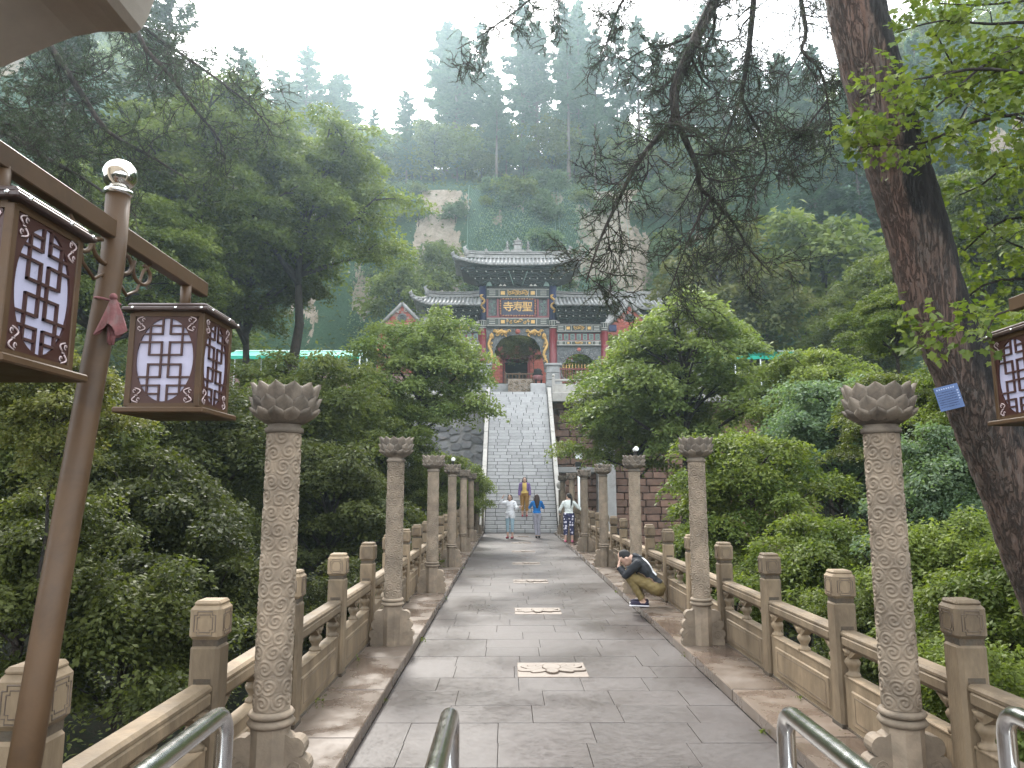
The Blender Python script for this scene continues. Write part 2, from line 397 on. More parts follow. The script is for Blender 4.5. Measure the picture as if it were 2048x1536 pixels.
# ------------------------------------------------------------------ bridge deck, paving, kerbs
PW, KX, Y0, Y1 = 1.46, 2.1, -2.0, 31.0
b = MB().box((0, (Y0 + Y1) / 2, -.39), (4.36, Y1 - Y0, .7), 0, .03)
deck = b.build('bridge_deck', 'grout', kind='structure')
for sx_ in (-1, 1):
    sb = MB()
    sb.box((sx_ * 2.14, (Y0 + Y1) / 2 + .02, -.52), (.14, Y1 - Y0, .5), 0, .02)
    sb.build('edge_beam', 'stone', deck)
pm = MB().box((0, 0, -.02), (1, 1, .04), 0, .003).mesh('paving_slab', 'paving')
rs = random.Random(11)
y = -1.9; row = 0
while y < 30.93:
    d = .45 if y > 2.6 else .92
    d = min(d, 30.97 - y)
    if d < .1: break
    x = -PW; first = rs.uniform(.25, .8)
    while x < PW - .02:
        wd = first if x == -PW else rs.choice((.62, .66, .7, .74, .58))
        if PW - (x + wd) < .22: wd = PW - x
        put('paving_slab', pm, deck, (x + wd / 2, y + d / 2, rs.uniform(-.0018, .0018)), (0, 0, 0), (wd - .0022, d - .0022, 1))
        x += wd
    y += d
# lotus medallions let into the paving
tm = MB(); tm.box((0, 0, -.015), (.68, .58, .042), 0, .004)
def ell(cx, cy_, a, b_, rot, n=18, pw=1.25):
    o = []
    for i in range(n):
        t = 2 * math.pi * i / n; x = a * math.copysign(abs(math.cos(t)) ** pw, math.cos(t)); yy = b_ * math.copysign(abs(math.sin(t)) ** .9, math.sin(t))
        o.append((cx + x * math.cos(rot) - yy * math.sin(rot), cy_ + x * math.sin(rot) + yy * math.cos(rot)))
    return o
pet = []
for s_ in (-1, 1):
    for (x_, y_, a_, b_, r_) in ((.1, .075, .115, .03, 68), (.155, .065, .12, .032, 52), (.205, .045, .115, .034, 36), (.225, -.045, .1, .045, -8), (.12, -.07, .1, .045, -38)):
        pet.append((s_ * x_, y_, a_, b_, R(r_) if s_ > 0 else math.pi - R(r_), 1.2))
pet += [(0, .06, .12, .085, R(90), 1), (0, -.1, .085, .055, R(90), 1.2)]
for i, (x_, y_, a_, b_, r_, pw) in enumerate(pet):
    tm.prism(ell(x_, y_, a_ + .01, b_ + .01, r_, 18, pw), .004, .0085 + i * .0013, 'z', 1)
    tm.prism(ell(x_, y_, a_, b_, r_, 18, pw), .0046, .0093 + i * .0013, 'z', 0)
tmesh = tm.mesh('lotus_medallion', ['lotus_tile', 'tile_line'], True)
for k in range(7):
    put('lotus_medallion', tmesh, deck, (.005, 7.5 + 3.55 * k, 0), label='pale pink stone tile carved with a lotus flower')
# kerbs
km = [MB().box((0, 0, .05), (KX - PW, 1.19, .1), 0, .008).mesh('kerb_stone', 'kerb')]
for s_ in (-1, 1):
    kb = MB().box((s_ * (PW + KX) / 2, (Y0 + Y1) / 2, -.02), (KX - PW - .03, Y1 - Y0, .05)).build('kerb', 'grout', kind='structure')
    yk = Y0 + .6
    while yk < Y1 - .3:
        put('kerb_stone', km[0], kb, (s_ * (PW + KX) / 2 + rs.uniform(-.004, .004), yk, rs.uniform(-.002, .002))); yk += 1.2

# ------------------------------------------------------------------ balustrades
BAY, PY0 = 1.45, 2.55
post = MB(); post.box((0, 0, .43), (.155, .155, .86), 0, .02)
post.box((0, 0, .87), (.132, .132, .04), 1)  # recessed neck, dark brown against the shaft
for s_ in (-1, 1): post.box((0, s_ * .0775, .672), (.09, .003, .04), 1)  # small dark brown patch on each rail-side face
post.box((0, 0, .012), (.162, .162, .03), 1)
postm = post.mesh('post', ['stone', 'dark_brown'])
cap = MB(); cap.box((0, 0, .97), (.17, .17, .175), 0, .02); cap.box((0, 0, 1.065), (.14, .14, .03), 0, .012)
def ring2(cx, cz, a, b_, n=12, notch=.8):
    return [(cx + a * c, cz + b_ * s2) for c, s2 in ((-1, .7), (-.7, .7), (-.7, 1), (.7, 1), (.7, .7), (1, .7), (1, -.7), (.7, -.7), (.7, -1), (-.7, -1), (-.7, -.7), (-1, -.7))]
for q in range(4):
    mt = Matrix.Rotation(q * math.pi / 2, 4, 'Z')
    for a_, r_ in ((.055, .003), (.04, .0025)):
        p_ = [mt @ Vector((x_, -.0852, .968 + z_)) for x_, z_ in ring2(0, 0, a_, a_ * 1.1)]
        cap.tube(p_ + [p_[0]], r_, 4, 1, False)
capm = cap.mesh('cap', ['stone', 'tile_line'])
LN = BAY - .15
panel = MB(); panel.box((0, 0, .175), (.085, LN, .37), 0, .01); panel.box((0, 0, .165), (.103, LN - .2, .24), 0, .012)
panel.box((0, 0, .355), (.097, LN, .02), 0, .006)
fr = [(-LN / 2 + .16, .085), (LN / 2 - .16, .085), (LN / 2 - .16, .245), (-LN / 2 + .16, .245)]
for s_ in (-1, 1):
    p_ = [Vector((s_ * .0518, a_, z_)) for a_, z_ in fr]; panel.tube(p_ + [p_[0]], .0025, 4, 1, False)
panel.box((0, 0, .004), (.108, LN, .02), 2)
panelm = panel.mesh('panel', ['stone', 'tile_line', 'dark_brown'])
rail = MB(); rail.box((0, 0, .6), (.125, LN, .115), 0, .035); rail.box((0, 0, .645), (.118, LN, .045), 0, .015)
railm = rail.mesh('handrail', 'stone')
vase = MB(); vase.lathe([(.05, .36), (.05, .38), (.032, .392), (.03, .41), (.048, .44), (.055, .462), (.042, .482), (.03, .492), (.05, .515), (.062, .543)], 12)
for s_ in (-1, 1):
    vase.prism([(s_ * .03, .485), (s_ * .09, .52), (s_ * .125, .542), (s_ * .02, .542)], -.035, .035, 'x')
vasem = vase.mesh('vase_support', 'stone', True)
for s_ in (-1, 1):
    bal = empty('stone_balustrade', (s_ * 2.0, 0, .1), label='%s' % ('carved stone balustrade with capped posts over the dark ravine, by the two-lantern lamp post' if s_ < 0 else 'carved stone balustrade with capped posts behind the crouching man, on the leafy side'), cat='balustrade', group='balustrades of the bridge')
    for k in range(-2, 20):
        yy = PY0 + BAY * k
        p_ = put('post', postm, bal, (0, yy, 0)); put('cap', capm, p_, (0, 0, 0))
        if k < 19:
            ym = yy + BAY / 2
            put('panel', panelm, bal, (0, ym, 0)); put('handrail', railm, bal, (0, ym, 0))
            for dy in (-.6, 0, .6): put('vase_support', vasem, bal, (0, ym + dy, 0))

# ------------------------------------------------------------------ lotus columns
def shaft_mesh():
    nu, nv, r, z0, z1 = 112, 420, .095, .5, 1.98
    th = np.linspace(0, 2 * np.pi, nu, endpoint=False); zz = np.linspace(z0, z1, nv)
    T, Z = np.meshgrid(th, zz); rg = np.random.RandomState(5)
    cs = []; row = 0; zc = z0 + .045
    while zc < z1 - .03:
        for k in range(7):
            cs.append(((k + .5 * (row % 2) + rg.uniform(-.16, .16)) / 7 * 2 * np.pi, zc + rg.uniform(-.013, .013), 1 if (k + row) % 2 else -1, rg.uniform(0, 6.28)))
        zc += .082; row += 1
    best = np.full(T.shape, 9.); H = np.zeros(T.shape)
    for (a, c, s_, ph) in cs:
        dt = (T - a + np.pi) % (2 * np.pi) - np.pi; du = dt * r; dv = Z - c; d = np.hypot(du, dv); an = np.arctan2(dv, du)
        h = .5 + .5 * np.cos(2 * np.pi * d / .0235 - s_ * an + ph)
        h = np.where(d < .044, h ** .7, .2 + .5 * (.5 + .5 * np.cos(2 * np.pi * d / .02)))
        k = d < best; best = np.where(k, d, best); H = np.where(k, h, H)
    ed = np.clip((Z - z0) / .02, 0, 1) * np.clip((z1 - Z) / .02, 0, 1)
    RR = (r - .003 * (Z - z0)) + (H - .4) * .009 * ed
    v = np.stack([RR * np.cos(T), RR * np.sin(T), Z], -1).reshape(-1, 3)
    i = np.arange(nu * nv).reshape(nv, nu); j = np.roll(i, -1, 1)
    f = np.stack([i[:-1], j[:-1], j[1:], i[1:]], -1).reshape(-1, 4)
    me = bpy.data.meshes.new('shaft'); me.from_pydata(v.tolist(), [], f.tolist()); me.polygons.foreach_set('use_smooth', [True] * len(f))
    me.materials.append(MAT['stone_grey']); return me
shaftm = shaft_mesh()
def torus(mb, r, z, t): mb.lathe([(r - .02, z - t), (r + t * .4, z - t * .8), (r + t, z), (r + t * .4, z + t * .8), (r - .02, z + t)], 28)
collar = MB(); torus(collar, .102, .435, .024); torus(collar, .101, .478, .021); collarm = collar.mesh('collar', 'stone_grey')
neck = MB(); neck.lathe([(.088, 1.97), (.105, 1.975), (.105, 2.0), (.09, 2.008), (.094, 2.03), (.09, 2.04)], 24); neckm = neck.mesh('neck', 'stone_dark')
ped = MB(); ped.lathe([(.103, 0), (.103, .41), (.09, .42)], 8, rot=R(22.5), sm=False); pedm = ped.mesh('pedestal', 'stone_grey')
wp = [(.085, 0), (.225, 0), (.232, .045), (.218, .07)] + arc(.195, .118, .046, -55, 95, 7) + arc(.172, .215, .052, -50, 105, 7) + arc(.14, .31, .056, -40, 110, 7) + [(.085, .385)]
wing = MB(); wing.prism(wp, -.045, .045, 'y')
for f_ in (-1, 1):
    for (cx, cz, rr) in ((.155, .1, .052), (.14, .21, .04)):
        wing.tube([Vector((cx + rr * (1 - t / 16) * math.cos(t * .75), f_ * .0455, cz + rr * (1 - t / 16) * math.sin(t * .75))) for t in range(15)], .0032, 4, 0, False)
wingm = wing.mesh('wing_stone', 'stone_grey', True)
bowl = MB(); bowl.lathe([(.088, 2.02), (.11, 2.028), (.14, 2.05), (.162, 2.09), (.165, 2.225), (.15, 2.23), (.135, 2.18), (.001, 2.17)], 28); bowlm = bowl.mesh('capital', 'stone_dark')
def petal_mesh(z0, h, r0, r1, hw, curl):
    n, mm = 7, 7; vs = []
    for th_ in (0, .018):
        for i in range(n):
            t = i / (n - 1); wdt = hw * max(0, 1 - max(0, (t - .5) / .5) ** 1.6) * (1 - .1 * (1 - t))
            for j in range(mm):
                s2 = (j / (mm - 1) * 2 - 1); r_ = r0 + (r1 - r0) * math.sin(min(1, t * 1.15) * math.pi / 2) + curl * t ** 5 - .02 * s2 * s2 * (1 - t * .5) - th_ * (1 - .5 * t) + .006 * (1 - abs(s2)) * t
                vs.append((r_, s2 * wdt, z0 + h * t))
    o = n * mm; fs = []
    for i in range(n - 1):
        for j in range(mm - 1):
            a = i * mm + j; fs.append((a, a + 1, a + mm + 1, a + mm)); fs.append((a + o, a + mm + o, a + mm + 1 + o, a + 1 + o))
        a = i * mm; fs.append((a, a + mm, a + mm + o, a + o)); a = i * mm + mm - 1; fs.append((a, a + o, a + mm + o, a + mm))
    return MB().add(vs, fs, 0, True).mesh('petal', 'stone_dark')
tiers = [(petal_mesh(2.025, .085, .1, .184, .06, .012), 12, 0), (petal_mesh(2.075, .1, .16, .186, .06, .012), 12, 15), (petal_mesh(2.145, .105, .168, .184, .06, .012), 12, 0)]
def lotus_column(loc, label):
    c = empty('lotus_column', loc, label=label, cat='stone column', group='lotus columns lining the bridge')
    put('shaft', shaftm, c); put('collar', collarm, c); put('neck', neckm, c); put('pedestal', pedm, c)
    put('wing_stone', wingm, c); put('wing_stone', wingm, c, rot=(0, 0, math.pi))
    cp = put('capital', bowlm, c)
    for me, n, off in tiers:
        for k in range(n): put('petal', me, cp, rot=(0, 0, R(off + 360 / n * k)))
    return c
base = lotus_column((-1.69, 4.1, .1), 'nearest lotus-topped stone column on the ravine side, just beyond the brown lamp post')
ordn = ['', 'second', 'third', 'fourth', 'fifth', 'sixth', 'last']
near = ['', 'beside the wing-footed kerb', 'before the mid-green tree', 'with a pale worn capital', '', '', 'at the foot of the stair']
for s_, side_ in ((-1, 'ravine side'), (1, 'leafy bank side')):
    for k in range(7):
        if s_ < 0 and k == 0: continue
        lab = ('nearest lotus-topped stone column beside the leaning pine trunk' if k == 0 else
               '%s lotus-topped column %s%s' % (ordn[k], 'along the balustrade over the dark ravine' if s_ < 0 else 'along the side where the man crouches', ', at the stair foot' if k == 6 else ''))
        c = dup(base, label=lab); c.location = (s_ * 1.69, 4.1 + 4.1 * k, .1); c.rotation_euler.z = math.pi * (k % 2)

# ------------------------------------------------------------------ staircase
NST, RISE, RUN, SY, SXC = 43, .165, .19, 31.05, .1
st = empty('stone_staircase', (SXC, SY, 0), label='steep grey stone staircase of coursed blocks climbing to the painted gate', cat='staircase')
prof = [(0, -9), (0, .0)]
for i in range(NST): prof += [(.02 + i * RUN, (i + 1) * RISE - .02 - RISE), (.02 + i * RUN, (i + 1) * RISE - .02)]
prof += [(NST * RUN + 1.6, NST * RISE - .02), (NST * RUN + 1.6, -9)]
MB().prism(prof, -1.56, 1.56, 'x').build('stair_core', 'grout', st, fix=True)
sm_ = MB().box((0, 0, 0), (1, 1, 1), 0, .02).mesh('step_block', 'step')
for i in range(NST):
    x = -1.54; wd = rs.uniform(.25, .6); dep = .34 if i < NST - 1 else 1.7
    while x < 1.53:
        if 1.54 - (x + wd) < .2: wd = 1.54 - x
        put('step_block', sm_, st, (x + wd / 2, i * RUN + dep / 2 + rs.uniform(-.004, .004), (i + .5) * RISE + .004), (0, 0, 0), (wd - .022, dep, RISE - .022))
        x += wd; wd = rs.choice((.5, .56, .62, .66))
an = math.atan2(RISE, RUN); ln = math.hypot(NST * RUN, NST * RISE)
for s_ in (-1, 1):
    n = 8; seg = ln / n
    sg = MB().box((0, 0, 0), (.2, seg - .012, .34), 0, .015).mesh('stringer_slab', 'stone_white')
    for k in range(n):
        d = (k + .5) * seg
        put('stringer_slab', sg, st, (s_ * 1.66, d * math.cos(an) - .05, d * math.sin(an) + .12), (an, 0, 0))
    MB().prism([(0, -9), (0, -.05), (NST * RUN, NST * RISE - .05), (NST * RUN + 1.5, NST * RISE - .05), (NST * RUN + 1.5, -9)], s_ * 1.57, s_ * 1.75, 'x').build('stair_cheek', 'concrete', st, fix=True)
    nb = MB(); nb.box((s_ * 1.62, -.12, .9), (.1, .1, 1.8), 0, .01); nb.build('newel', 'stone_dark', st)
    db = MB(); db.lathe([(.16, -.08), (.19, -.05), (.19, .05), (.16, .08)], 16); db.xf(Matrix.Translation((s_ * 1.68, -.12, 2.0)) @ Matrix.Rotation(R(90), 4, 'X')); db.build('scroll_drum', 'stone_white', st)
TOPZ, TOPY = NST * RISE, SY + NST * RUN

# ------------------------------------------------------------------ terrace, retaining walls, white railings
for s_ in (-1, 1):
    b = MB().box((s_ * 14.9, 41.5, TOPZ - .32), (26, 5.2, .3), 0, .02)
    b.build('terrace', 'concrete', kind='structure')
    b = MB().box((s_ * 9.5, 39.0, TOPZ - .3), (15.2, .25, .5), 0, .03); b.build('terrace_edge', 'stone_white', kind='structure')
b = MB().box((0, 45.5, TOPZ - .5), (60, 7, .5), 0); b.build('upper_landing', 'paving', kind='structure')

wall = empty('retaining_wall', (0, 40.4, 0), label='reddish brown sandstone retaining wall of rough blocks under the terrace, beside the stair', cat='wall')
MB().box((9.2, .35, -1.5), (14.6, .5, 16.2)).build('wall_core', 'sand', wall)
bmz = [MB().box((0, 0, 0), (.96, .5, .36), 0, .03), MB().box((0, 0, 0), (.74, .5, .36), 0, .04)]
bmz = [q.mesh('stone_block', 'sand') for q in bmz]
z = -2.2; r_ = 0
while z < 6.4:
    x = 1.95 + (.4 if r_ % 2 else 0)
    while x < 10.2:
        k = rs.choice((0, 1)); wd = (1.0, .78)[k]
        put('stone_block', bmz[k], wall, (x + wd / 2, rs.uniform(-.02, .03), z + .19), (0, rs.uniform(-.01, .01), 0), (1, 1, rs.uniform(.96, 1.0)))
        x += wd
    z += .385; r_ += 1
MB().prism([(-.55, -9), (.55, -9), (.44, TOPZ - .5), (-.44, TOPZ - .5)], -.45, .45, 'y').build('concrete_pier', 'concrete', loc=(4.85, 39.7, 0), label='tall plain concrete pier against the red sandstone wall', cat='pier')
MB().box((0, 0, 0), (2.4, .35, .3), 0, .02).build('concrete_beam', 'concrete', loc=(3.1, 39.95, 2.9), label='short concrete beam between the stair and the tall pier', cat='beam')

lw = empty('rubble_wall', (0, 39.6, 0), label='grey rubble masonry wall with a few pale boulders beside the stair', cat='wall')
MB().box((-4.3, .4, -.6), (5.0, .6, 13.4)).build('wall_core', 'concrete', lw)
stones = []
for q in range(4):
    rr = random.Random(q); b = MB(); n = 9
    poly = [((.5 + rr.uniform(-.12, .1)) * math.cos(2 * math.pi * i / n), (.5 + rr.uniform(-.12, .1)) * math.sin(2 * math.pi * i / n)) for i in range(n)]
    b.prism(poly, -.12, 0, 'y'); b.prism([(x_ * .8, z_ * .8) for x_, z_ in poly], -.17, -.11, 'y'); stones.append(b.mesh('rubble_stone', 'rubble', True))
for i in range(8):
    for j in range(13):
        put('rubble_stone', rs.choice(stones), lw, (-2.1 - i * .62 + rs.uniform(-.1, .1), .12, -.5 + j * .46 + rs.uniform(-.06, .06) + .12 * (i % 2)), (0, rs.choice((0, math.pi)) + rs.uniform(-.3, .3), 0), (rs.uniform(.5, .78), 1, rs.uniform(.36, .52)))

def low_rail(name, x0, x1, y, z, m, label, n, group=None):
    e = empty(name, (0, y, z), label=label, cat='railing', group=group)
    pm_ = MB(); pm_.box((0, 0, .45), (.17, .17, .9), 0, .02); pm_.lathe([(.05, .9), (.085, .94), (.085, 1.02), (.05, 1.08)], 10); pm_ = pm_.mesh('post', m)
    L = (x1 - x0) / n
    a = MB(); a.box((0, 0, .26), (L - .17, .1, .5), 0, .01); pa = a.mesh('panel', m)
    a = MB(); a.box((0, 0, .73), (L - .17, .13, .12), 0, .02)
    a.box((-L / 4, 0, .59), (.1, .08, .17)); a.box((L / 4, 0, .59), (.1, .08, .17)); ra = a.mesh('handrail', m)
    for k in range(n + 1):
        put('post', pm_, e, (x0 + L * k, 0, 0))
        if k < n: put('panel', pa, e, (x0 + L * (k + .5), 0, 0)); put('handrail', ra, e, (x0 + L * (k + .5), 0, 0))
low_rail('white_railing', 2.0, 10.4, 39.05, TOPZ - .1, 'stone_white', 'white carved stone railing on the terrace edge beside the stair top', 5)
low_rail('grey_railing', 11.5, 26, 42.5, TOPZ - .1, 'stone_white', 'weathered pale stone railing in front of the bright green awning beyond the light-leaved tree', 8)
low_rail('grey_railing', -25, -4.0, 42.0, TOPZ - .35, 'concrete', 'grey stone railing on the terrace behind the dense broad tree', 11)

for s_ in (-1, 1):
    e = empty('stone_pier', (SXC + s_ * 1.95, 40.4, TOPZ), label='grey stone block pier at the stair top %s' % ('beside the white railing' if s_ > 0 else 'half hidden by tree leaves'), cat='pier', group='piers at the top of the stair')
    for k in range(4):
        b = MB().box((0, 0, .2 + k * .4), (.8 - .02 * k, .8 - .02 * k, .385), 0, .02); b.build('pier_block', 'pier', e)
    MB().box((0, 0, 1.68), (.92, .92, .14), 0, .03).build('pier_cap', 'pier', e)
# ------------------------------------------------------------------ the painted gate
GX, GY = .15, 46.0
gate = empty('temple_gate', (GX, GY, TOPZ), label='painted three-bay wooden temple gate with grey tiled upturned roofs and a dark name board', cat='gate')
GZ = TOPZ
def gp(mb, name, m, **kw):                       # part of the gate, modelled in world heights
    return mb.build(name, m, gate, (0, 0, -GZ), **kw)
b = MB().box((0, 1.0, 7.7), (13.5, 5.2, 1.25), 0, .03); gp(b, 'platform', 'pier')
for s_ in (-1, 1):
    for x_, zt in ((2.28, 12.15), (5.6, 12.0)):
        b = MB(); b.lathe([(.255, 8.3), (.25, 9.5), (.24, zt)], 20, (s_ * x_, 0, 0))
        c = gp(b, 'column', 'redcol')
        MB().lathe([(.36, 8.3), (.4, 8.4), (.36, 8.62), (.27, 8.7)], 16, (s_ * x_, 0, 0)).build('column_base', 'pier', c)
        b = MB(); b.lathe([(.262, zt), (.262, zt + .55)], 16, (s_ * x_, 0, 0), 0)
        for q in (.04, .16, .5): b.lathe([(.27, zt + q), (.27, zt + q + .035)], 16, (s_ * x_, 0, 0), 1)
        for a_ in range(10):
            t = 2 * math.pi * a_ / 10; b.tube([(s_ * x_ + .266 * math.cos(t), .266 * math.sin(t), zt + .2), (s_ * x_ + .266 * math.cos(t), .266 * math.sin(t), zt + .48)], .018, 4, 1)
        b.build('column_collar', ['greyteal', 'white_tri'], c)
    b = MB(); b.lathe([(.25, 12.68), (.25, 15.0)], 16, (s_ * 2.28, 0, 0)); up = gp(b, 'upper_column', 'blue_paint')
    b = MB()
    for q in range(9):
        z = 13.2 + q * .13; a_ = q * 1.3
        b.tube([(s_ * 2.28 + .13 * math.sin(a_ + t * .5), -.27 - .02 * math.sin(t), z + .035 * t * .8) for t in range(6)], [.05, .07, .075, .07, .06, .02], 6, 0)
    b.build('gilt_carving', 'gold', up)
    b = MB().box((s_ * 6.15, 0, 12.2), (.5, .26, .42), 0, .02); gp(b, 'beam_end', 'blue_paint')

def swirl(b, cx, cz, r, turns, y, a0, sg, rad, mi=0, n=18):
    pts = []
    for i in range(n):
        t = i / (n - 1); a = a0 + sg * turns * 2 * math.pi * t; q = r * (1 - .8 * t)
        pts.append((cx + q * math.cos(a), y - .01 * math.sin(9 * t), cz + q * math.sin(a)))
    b.tube(pts, [rad * (1 - .55 * i / (n - 1)) for i in range(n)], 6, mi)
def ornament(b, cx, cz, w_, h, y, mi=1):
    for s_ in (-1, 1):
        for k in range(3):
            swirl(b, cx + s_ * w_ * (.18 + .3 * k), cz + h * .12 * (-1) ** k, h * (.34 - .06 * k), 1.1, y, k, s_ * (-1) ** k, h * .1, mi, 12)
    b.ball((cx, y, cz), h * .2, 6, mi, (1, .4, 1))
def beam(name, x0, x1, z0, z1, dep=.34, orn=((.5, .3),)):
    b = MB(); L = x1 - x0; zm = (z0 + z1) / 2; h = z1 - z0
    b.box(((x0 + x1) / 2, 0, zm), (L, dep, h), 0, .02)
    for z_ in (z0 + .035, z1 - .035): b.box(((x0 + x1) / 2, 0, z_), (L - .02, dep + .03, .03), 2)
    for t in (.2, .33, .67, .8): b.box((x0 + t * L, 0, zm), (.025, dep + .02, h - .15), 2)
    for t, ww in orn: ornament(b, x0 + t * L, zm, ww * L, h * .75, -dep / 2 - .02, 1)
    for t in (.26, .74): b.box((x0 + t * L, 0, zm), (h * .5, dep + .024, h * .45), 1, .02)
    for t in (.09, .91):
        for q in range(3): b.box((x0 + t * L, 0, zm - h * .22 + q * h * .22), (h * .7, dep + .022, .028), 2)
    return gp(b, name, ['greyteal', 'gold', 'white_tri'])
beam('painted_beam', -2.03, 2.03, 14.22, 14.8, orn=((.42, .1), (.58, .1)))
beam('painted_beam', -2.03, 2.03, 12.32, 12.86, orn=((.5, .22),))
for z_ in (14.86, 14.17, 12.26): gp(MB().box((0, 0, z_), (4.1, .42, .09)), 'dark_rail', 'beam_edge')
# name board between the two beams
b = MB(); b.box((0, .02, 13.53), (4.04, .12, 1.3)); gp(b, 'board_backing', 'carve_grey')
for x_ in (-1.98, -1.3, 1.3, 1.98): gp(MB().box((x_, -.06, 13.53), (.13, .16, 1.26), 0, .01), 'red_stile', 'redcol')
gp(MB().box((0, -.06, 12.93), (4.0, .15, .12), 0, .01), 'red_rail', 'redcol')
for x_ in (-1.64, 1.64):
    b = MB()
    for q in range(5): swirl(b, x_ + .07 * (-1) ** q, 13.1 + q * .21, .1, 1.2, -.07, q, (-1) ** q, .03)
    gp(b, 'carved_panel', 'teal')
board = empty('name_board', (0, -.12, 13.55 - GZ)); board.parent = gate
MB().box((0, 0, 0), (2.1, .08, 1.02), 0, .01).build('board_face', 'navy', board)
b = MB()
for x0, z0, w_, h in ((0, .56, 2.36, .1), (0, -.56, 2.36, .1), (-1.13, 0, .1, 1.2), (1.13, 0, .1, 1.2)): b.box((x0, -.02, z0), (w_, .12, h), 0, .02)
for q in range(12):
    for s_ in (-1, 1): swirl(b, -.95 + q * .173, s_ * .56, .05, 1, -.085, q, (-1) ** q, .017, 1, 9)
for q in range(6):
    for s_ in (-1, 1): swirl(b, s_ * 1.13, -.42 + q * .168, .05, 1, -.085, q, (-1) ** q, .017, 1, 9)
b.build('board_frame', ['redcol', 'gold'], board)
for ch, x_ in (('寺', -.62), ('寿', 0), ('聖', .62)):
    cu = bpy.data.curves.new('character', 'FONT'); cu.body = ch; cu.size = .7; cu.extrude = .02; cu.offset = .004; cu.align_x = 'CENTER'; cu.align_y = 'CENTER'
    to = bpy.data.objects.new('character', cu); C.objects.link(to); bpy.context.view_layer.update()
    me = bpy.data.meshes.new_from_object(to.evaluated_get(bpy.context.evaluated_depsgraph_get())); bpy.data.objects.remove(to)
    me.materials.clear(); me.materials.append(MAT['gold']); o = put('character', me, board, (x_, -.06, 0), (R(90), 0, 0))
# spandrels with gilt dragons under the middle bay
for s_ in (-1, 1):
    b = MB(); b.prism([(s_ * 2.03, 9.3), (s_ * 2.03, 12.2), (0, 12.2), (0, 11.75), (s_ * .55, 11.7), (s_ * 1.1, 11.45), (s_ * 1.4, 11.0), (s_ * 1.6, 10.2), (s_ * 1.72, 9.3)], -.06, .06, 'y'); gp(b, 'spandrel', 'carve_grey', fix=True)
    b = MB()
    pts = [(s_ * (1.78 + .12 * math.sin(t * 1.15)), -.14 - .04 * math.cos(t * 2.3), 9.5 + t * .235) for t in range(10)]
    b.tube(pts, [.02, .05, .07, .085, .095, .1, .1, .095, .085, .07], 7)
    b.tube([(s_ * (1.8 - .05 * t), -.15, 11.5 + .3 * math.sin(t * .8)) for t in range(5)], [.07, .085, .09, .1, .07], 7)
    b.tube([(s_ * (1.55 - .24 * t), -.16 - .05 * (t % 2), 12.0 - .16 * (t % 2)) for t in range(5)], [.07, .1, .14, .12, .05], 7)
    for q in range(7): swirl(b, s_ * (1.5 - .15 * q), 11.85 + .1 * (-1) ** q, .13, .9, -.2, q, (-1) ** q, .05)
    for q in range(5): swirl(b, s_ * 1.72, 10.0 + q * .3, .1, .9, -.2, q, (-1) ** q, .04)
    gp(b, 'gilt_dragon', 'gold')
gp(MB().ball((0, -.12, 11.95), .17, 8), 'red_boss', 'brick_red')
# side bays
for s_ in (-1, 1):
    x0, x1 = sorted((s_ * 2.52, s_ * 5.36)); xm = (x0 + x1) / 2; L = x1 - x0
    beam('painted_beam', x0, x1, 11.94, 12.42, .32, ((.5, .14),)); beam('painted_beam', x0, x1, 11.04, 11.36, .28, ((.5, .1),))
    gp(MB().box((xm, 0, 12.46), (L + .1, .4, .07)), 'dark_rail', 'beam_edge'); gp(MB().box((xm, 0, 11.9), (L + .05, .36, .06)), 'dark_rail', 'beam_edge'); gp(MB().box((xm, 0, 11.0), (L + .05, .34, .06)), 'dark_rail', 'beam_edge')
    gp(MB().box((xm, .03, 11.62), (L, .1, .5)), 'board_backing', 'redcol')
    for q in range(7):
        x_ = x0 + (q + .5) * L / 7
        b = MB().box((x_, -.05, 11.62), (.27, .08, .4), 0, .015); b.box((x_, -.095, 11.62), (.15, .02, .26), 1); swirl(b, x_, 11.62, .06, 1, -.11, q, 1, .02, 0, 9)
        gp(b, 'small_panel', ['teal', 'carve_grey'])
    n = 14; pl = [(x0, 8.33), (x0, 10.97), (x1, 10.97), (x1, 8.33)]
    pl += [(xm + 1.18 * math.cos(math.pi * i / n), 9.3 + 1.22 * math.sin(math.pi * i / n)) for i in range(n + 1)]
    pl = [(x0, 8.33), (x0, 10.97), (x1, 10.97), (x1, 8.33), (xm + 1.18, 8.33)] + [(xm + 1.18 * math.cos(math.pi * i / n), 9.3 + 1.22 * math.sin(math.pi * i / n)) for i in range(n + 1)] + [(xm - 1.18, 8.33)]
    gp(MB().prism(pl, -.06, .06, 'y'), 'arch_panel', 'carve_grey', fix=True)
    b = MB()
    for q in range(12):
        t = math.pi * (q + .5) / 12; swirl(b, xm + 1.33 * math.cos(t), 9.3 + 1.37 * math.sin(t), .13, 1.1, -.09, q, (-1) ** q, .035)
    gp(b, 'arch_relief', 'rooftile'); gp(MB().ball((xm, -.1, 10.78), .13, 8), 'red_boss', 'brick_red')
    for q in range(5):
        x_ = x0 + (q + .5) * L / 5
        gp(MB().prism([(x_ - .23, 12.5), (x_ + .23, 12.5), (x_ + .15, 12.6), (x_ + .1, 12.72), (x_ + .03, 12.88), (x_ - .03, 12.88), (x_ - .1, 12.72), (x_ - .15, 12.6)], -.05, .05, 'y'), 'white_pediment', 'white_tri', fix=True)

